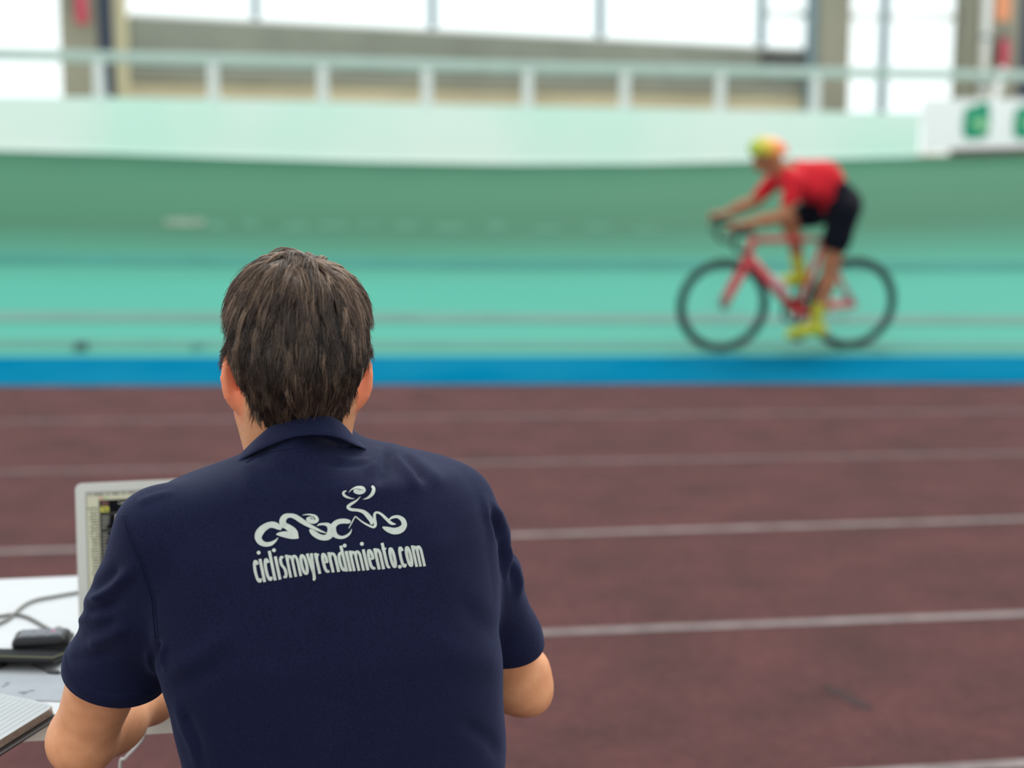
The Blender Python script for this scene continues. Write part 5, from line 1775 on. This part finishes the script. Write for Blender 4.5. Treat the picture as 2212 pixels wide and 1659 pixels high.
def rider_prims(fl_, g=0.0, parts=('torso', 'head', 'arms', 'legs')):
    if 'torso' in parts:
        fl_.ell(rv('hip', 0) + np.array([-.01, 0, .0]), (.13 + g, .155 + g, .125 + g), None, .05)
        fl_.chain([rv('hip', 0) + np.array([.02, 0, .03]), np.array([-.12, 0, 1.215]), rv('sh', 0) + np.array([-.03, 0, .01])], [.115 + g, .115 + g, .105 + g], .05)
        fl_.cone(rv('sh', -.13), rv('sh', .13), .062 + g, .062 + g, .05)
        fl_.ell(np.array([-.02, 0, 1.17]), (.13 + g, .15 + g, .10 + g), None, .05)
    if 'neck' in parts or 'head' in parts:
        fl_.cone(rv('sh', 0), rv('head', 0) + np.array([-.01, 0, -.03]), .062, .052, .03)
    if 'head' in parts:
        hc = rv('head', 0)
        fl_.ell(hc, (.095, .075, .105), None, .02)
        fl_.ell(hc + np.array([.035, 0, -.065]), (.06, .055, .055), None, .03)
        fl_.cone(hc + np.array([.088, 0, -.02]), hc + np.array([.112, 0, -.045]), .012, .014, .015)
        for s in (-1, 1):
            fl_.ell(hc + np.array([-.005, s * .075, -.02]), (.018, .008, .03), None, .008)
            fl_.ell(hc + np.array([.085, s * .03, .0]), (.012, .012, .012), None, .006, sub=True)
    if 'arms' in parts:
        for y, e, h in ((.165, 'elN', 'haN'), (-.165, 'elF', 'haF')):
            yy = y * 1.22
            fl_.chain([rv('sh', y), rv(e, yy)], [.052 + g, .043 + g], .03)
            if 'forearm' in parts or 'head' in parts:
                fl_.chain([rv(e, yy), rv(e, yy) * .6 + rv(h, y * 1.27) * .4, rv(h, y * 1.27) - np.array([.05, 0, -.01])], [.042, .040, .028], .03)
                hw = rv(h, y * 1.27)
                sg_ = 1 if y > 0 else -1
                fl_.ell(hw + np.array([0, 0, .012]), (.045, .032, .020), None, .015)
                for i, (dz, L_) in enumerate(((.024, .055), (.010, .06), (-.005, .055), (-.018, .045))):
                    a = hw + np.array([.034, sg_ * .016, dz - .004]); b = a + np.array([L_ * .45, -sg_ * .012, -.012]); c = b + np.array([-.005, -sg_ * .030, -.016])
                    fl_.chain([a, b, c], [.0095, .009, .008], .005)
                fl_.chain([hw + np.array([-.01, -sg_ * .022, .012]), hw + np.array([.025, -sg_ * .038, .006])], [.012, .009], .01)
    if 'legs' in parts:
        for y, k, a in ((.095, 'knN', 'anN'), (-.095, 'knF', 'anF')):
            hp2 = rv('hip', y) + np.array([.01, 0, -.02])
            kn = rv(k, y * 1.1)
            fl_.chain([hp2, hp2 * .5 + kn * .5, kn], [.105 + g, .088 + g, .060 + g], .03)
            if 'shin' in parts or 'head' in parts:
                an = rv(a, y * 1.15)
                fl_.chain([kn, kn * .68 + an * .32 + np.array([-.015, 0, 0]), an], [.056, .055, .036], .03)
rf = Field((-.52, -.30, .06), (.75, .34, 1.56), .0095)
rider_prims(rf)
for k, a, y in (('toN', 'anN', .109), ('toF', 'anF', -.109)):
    rf.chain([rv(a, y), rv(k, y)], [.034, .024], .02)
v_, q_ = rf.nets()
rider = npmesh('person', laplace(v_, q_, 2), q_, M_RSKIN)
rider.matrix_world = Mb
tag(rider, 'cyclist in a red jersey, black shorts and yellow-orange helmet riding the red bicycle', 'person')
def clothes(name, parts, g, keep, material, h=.0095, it=2):
    f = Field((-.52, -.32, .06), (.75, .34, 1.56), h)
    rider_prims(f, g, parts)
    v, q = f.nets(); v = laplace(v, q, it)
    c = v[q].mean(1)
    m = keep(c)
    q2 = q[m]
    used = np.unique(q2); rmp = np.full(len(v), -1); rmp[used] = np.arange(len(used))
    o = npmesh(name, v[used], rmp[q2], material, rider)
    s_ = o.modifiers.new('thickness', 'SOLIDIFY'); s_.thickness = .004; s_.offset = -1
    return o
shp = rv('sh', 0)
def keep_jersey(c):
    e = np.where(c[:, 1] > 0, 1, 0)
    t = (c[:, 2] - 1.09) > 0                      # sleeves end above the elbow
    side = np.abs(c[:, 1]) > .145
    waist = (c[:, 0] > -.165) | ((c[:, 2] > 1.20 - .35 * (c[:, 0] + .165)) & (c[:, 0] > -.33))
    nk = ~((c[:, 0] > .10) & (c[:, 2] > 1.315))
    return np.where(side & (c[:, 0] > -.02), t, waist) & nk
clothes('jersey', ('torso', 'arms'), .012, keep_jersey, M_JERSEY)
def keep_shorts(c):
    up = c[:, 0] < -.13
    near = c[:, 1] > 0
    kn = rv('knN', 0); kf = rv('knF', 0); hp2 = rv('hip', 0)
    dn = (kn - hp2) / np.linalg.norm(kn - hp2); df = (kf - hp2) / np.linalg.norm(kf - hp2)
    tn = (c - hp2) @ dn; tf2 = (c - hp2) @ df
    leg = np.where(near, (tn < .30), (tf2 < .31))
    onleg = np.where(near, tn > .05, tf2 > .05)
    return leg & (up | onleg)
clothes('shorts', ('torso', 'legs'), .009, keep_shorts, M_SHORTS)
for a, k, y in (('anN', 'knN', .109), ('anF', 'knF', -.109)):
    f = Field(rv(a, y) - .12, rv(a, y) + .24, .008)
    A_, K_ = rv(a, y), rv(k, y * .96)
    f.cone(A_ - (K_ - A_) * .05, A_ + (K_ - A_) * .27, .040, .050, .01)
    v_, q_ = f.nets(); npmesh('sock', laplace(v_, q_, 1), q_, M_SOCK, rider)
for a, k, y in (('anN', 'toN', .109), ('anF', 'toF', -.109)):
    f = Field(rv(a, y) - .16, rv(k, y) + .16, .008)
    A_, T_ = rv(a, y), rv(k, y)
    he = A_ + np.array([-.035, 0, -.055])
    f.chain([he, (he + T_) / 2 + np.array([0, 0, .012]), T_ + np.array([.02, 0, -.006])], [.044, .046, .034], .02)
    f.cone(A_, he, .046, .044, .02)
    v_, q_ = f.nets(); sho = npmesh('shoe', laplace(v_, q_, 1), q_, M_SHOE, rider)
    f = Field(he - .09, he + .09, .008)
    f.ell(he + np.array([-.014, 0, -.006]), (.046, .042, .036), None, .01)
    v_, q_ = f.nets(); npmesh('heel_cup', laplace(v_, q_, 1), q_, M_SHOE2, sho)
# helmet: vented shell, yellow-green in front, orange behind
def helmet_material():
    m = mat('yellow_orange_helmet_paint', (.6, .5, .05), rough=.4, coat=.2)
    nt = m.node_tree; b = nt.nodes['Principled BSDF']
    at = nt.nodes.new('ShaderNodeAttribute'); at.attribute_name = 'fore'
    r = nt.nodes.new('ShaderNodeValToRGB')
    cr = r.color_ramp
    cr.elements[0].position = 0; cr.elements[0].color = (.85, .18, .10, 1)
    cr.elements[1].position = 1; cr.elements[1].color = (.30, .48, .04, 1)
    for p_, c_ in ((.35, (.85, .27, .08, 1)), (.5, (.72, .38, .03, 1)), (.75, (.55, .50, .03, 1))):
        e = cr.elements.new(p_); e.color = c_
    nt.links.new(at.outputs['Fac'], r.inputs['Fac']); nt.links.new(r.outputs['Color'], b.inputs['Base Color'])
    return m
hc = rv('head', 0)
f = Field(hc - .2, hc + .22, .0065)
th = math.radians(12)
Rh = np.array(Matrix.Rotation(-th, 3, 'Y'))
f.ell(hc + np.array([.0, 0, .040]), (.142, .092, .090), Rh, .02)
f.cone(hc + np.array([.10, -.03, .032]), hc + np.array([.10, .03, .032]), .030, .030, .03)
for y in (-.045, 0, .045):
    f.cone(hc + np.array([-.11, y, .135]), hc + np.array([.12, y, .115]), .012, .012, .006, sub=True)
f.add(lambda X, Y, Z: (Z - (hc[2] + .006 - .10 * (X - hc[0]))) + 0 * X + 0 * Y, f.lo, f.lo + f.h * f.n, .01, sub=True)
v_, q_ = f.nets(); v_ = laplace(v_, q_, 1)
hel = npmesh('helmet', v_, q_, helmet_material(), rider)
hel['label'] = 'yellow-green and orange cycling helmet'
a_ = hel.data.attributes.new('fore', 'FLOAT', 'POINT')
if len(hel.data.vertices) == len(v_):
    a_.data.foreach_set('value', np.clip((v_[:, 0] - hc[0] + .13) / .26, 0, 1).astype(np.float32))
MB().tube([hc + np.array([.03, .078, .02]), hc + np.array([.04, .06, -.06]), hc + np.array([.045, 0, -.118]), hc + np.array([.04, -.06, -.06]), hc + np.array([.03, -.078, .02])], .005, 6).build('chin_strap', M_BLACK, hel, True)
MB().tube(catmull([hc + np.array([.02, .078, .008]), hc + np.array([.085, .055, .008]), hc + np.array([.102, 0, .004]), hc + np.array([.085, -.055, .008]), hc + np.array([.02, -.078, .008])], 5), .013, 8).build('sunglasses', M_BLACK, rider, True)
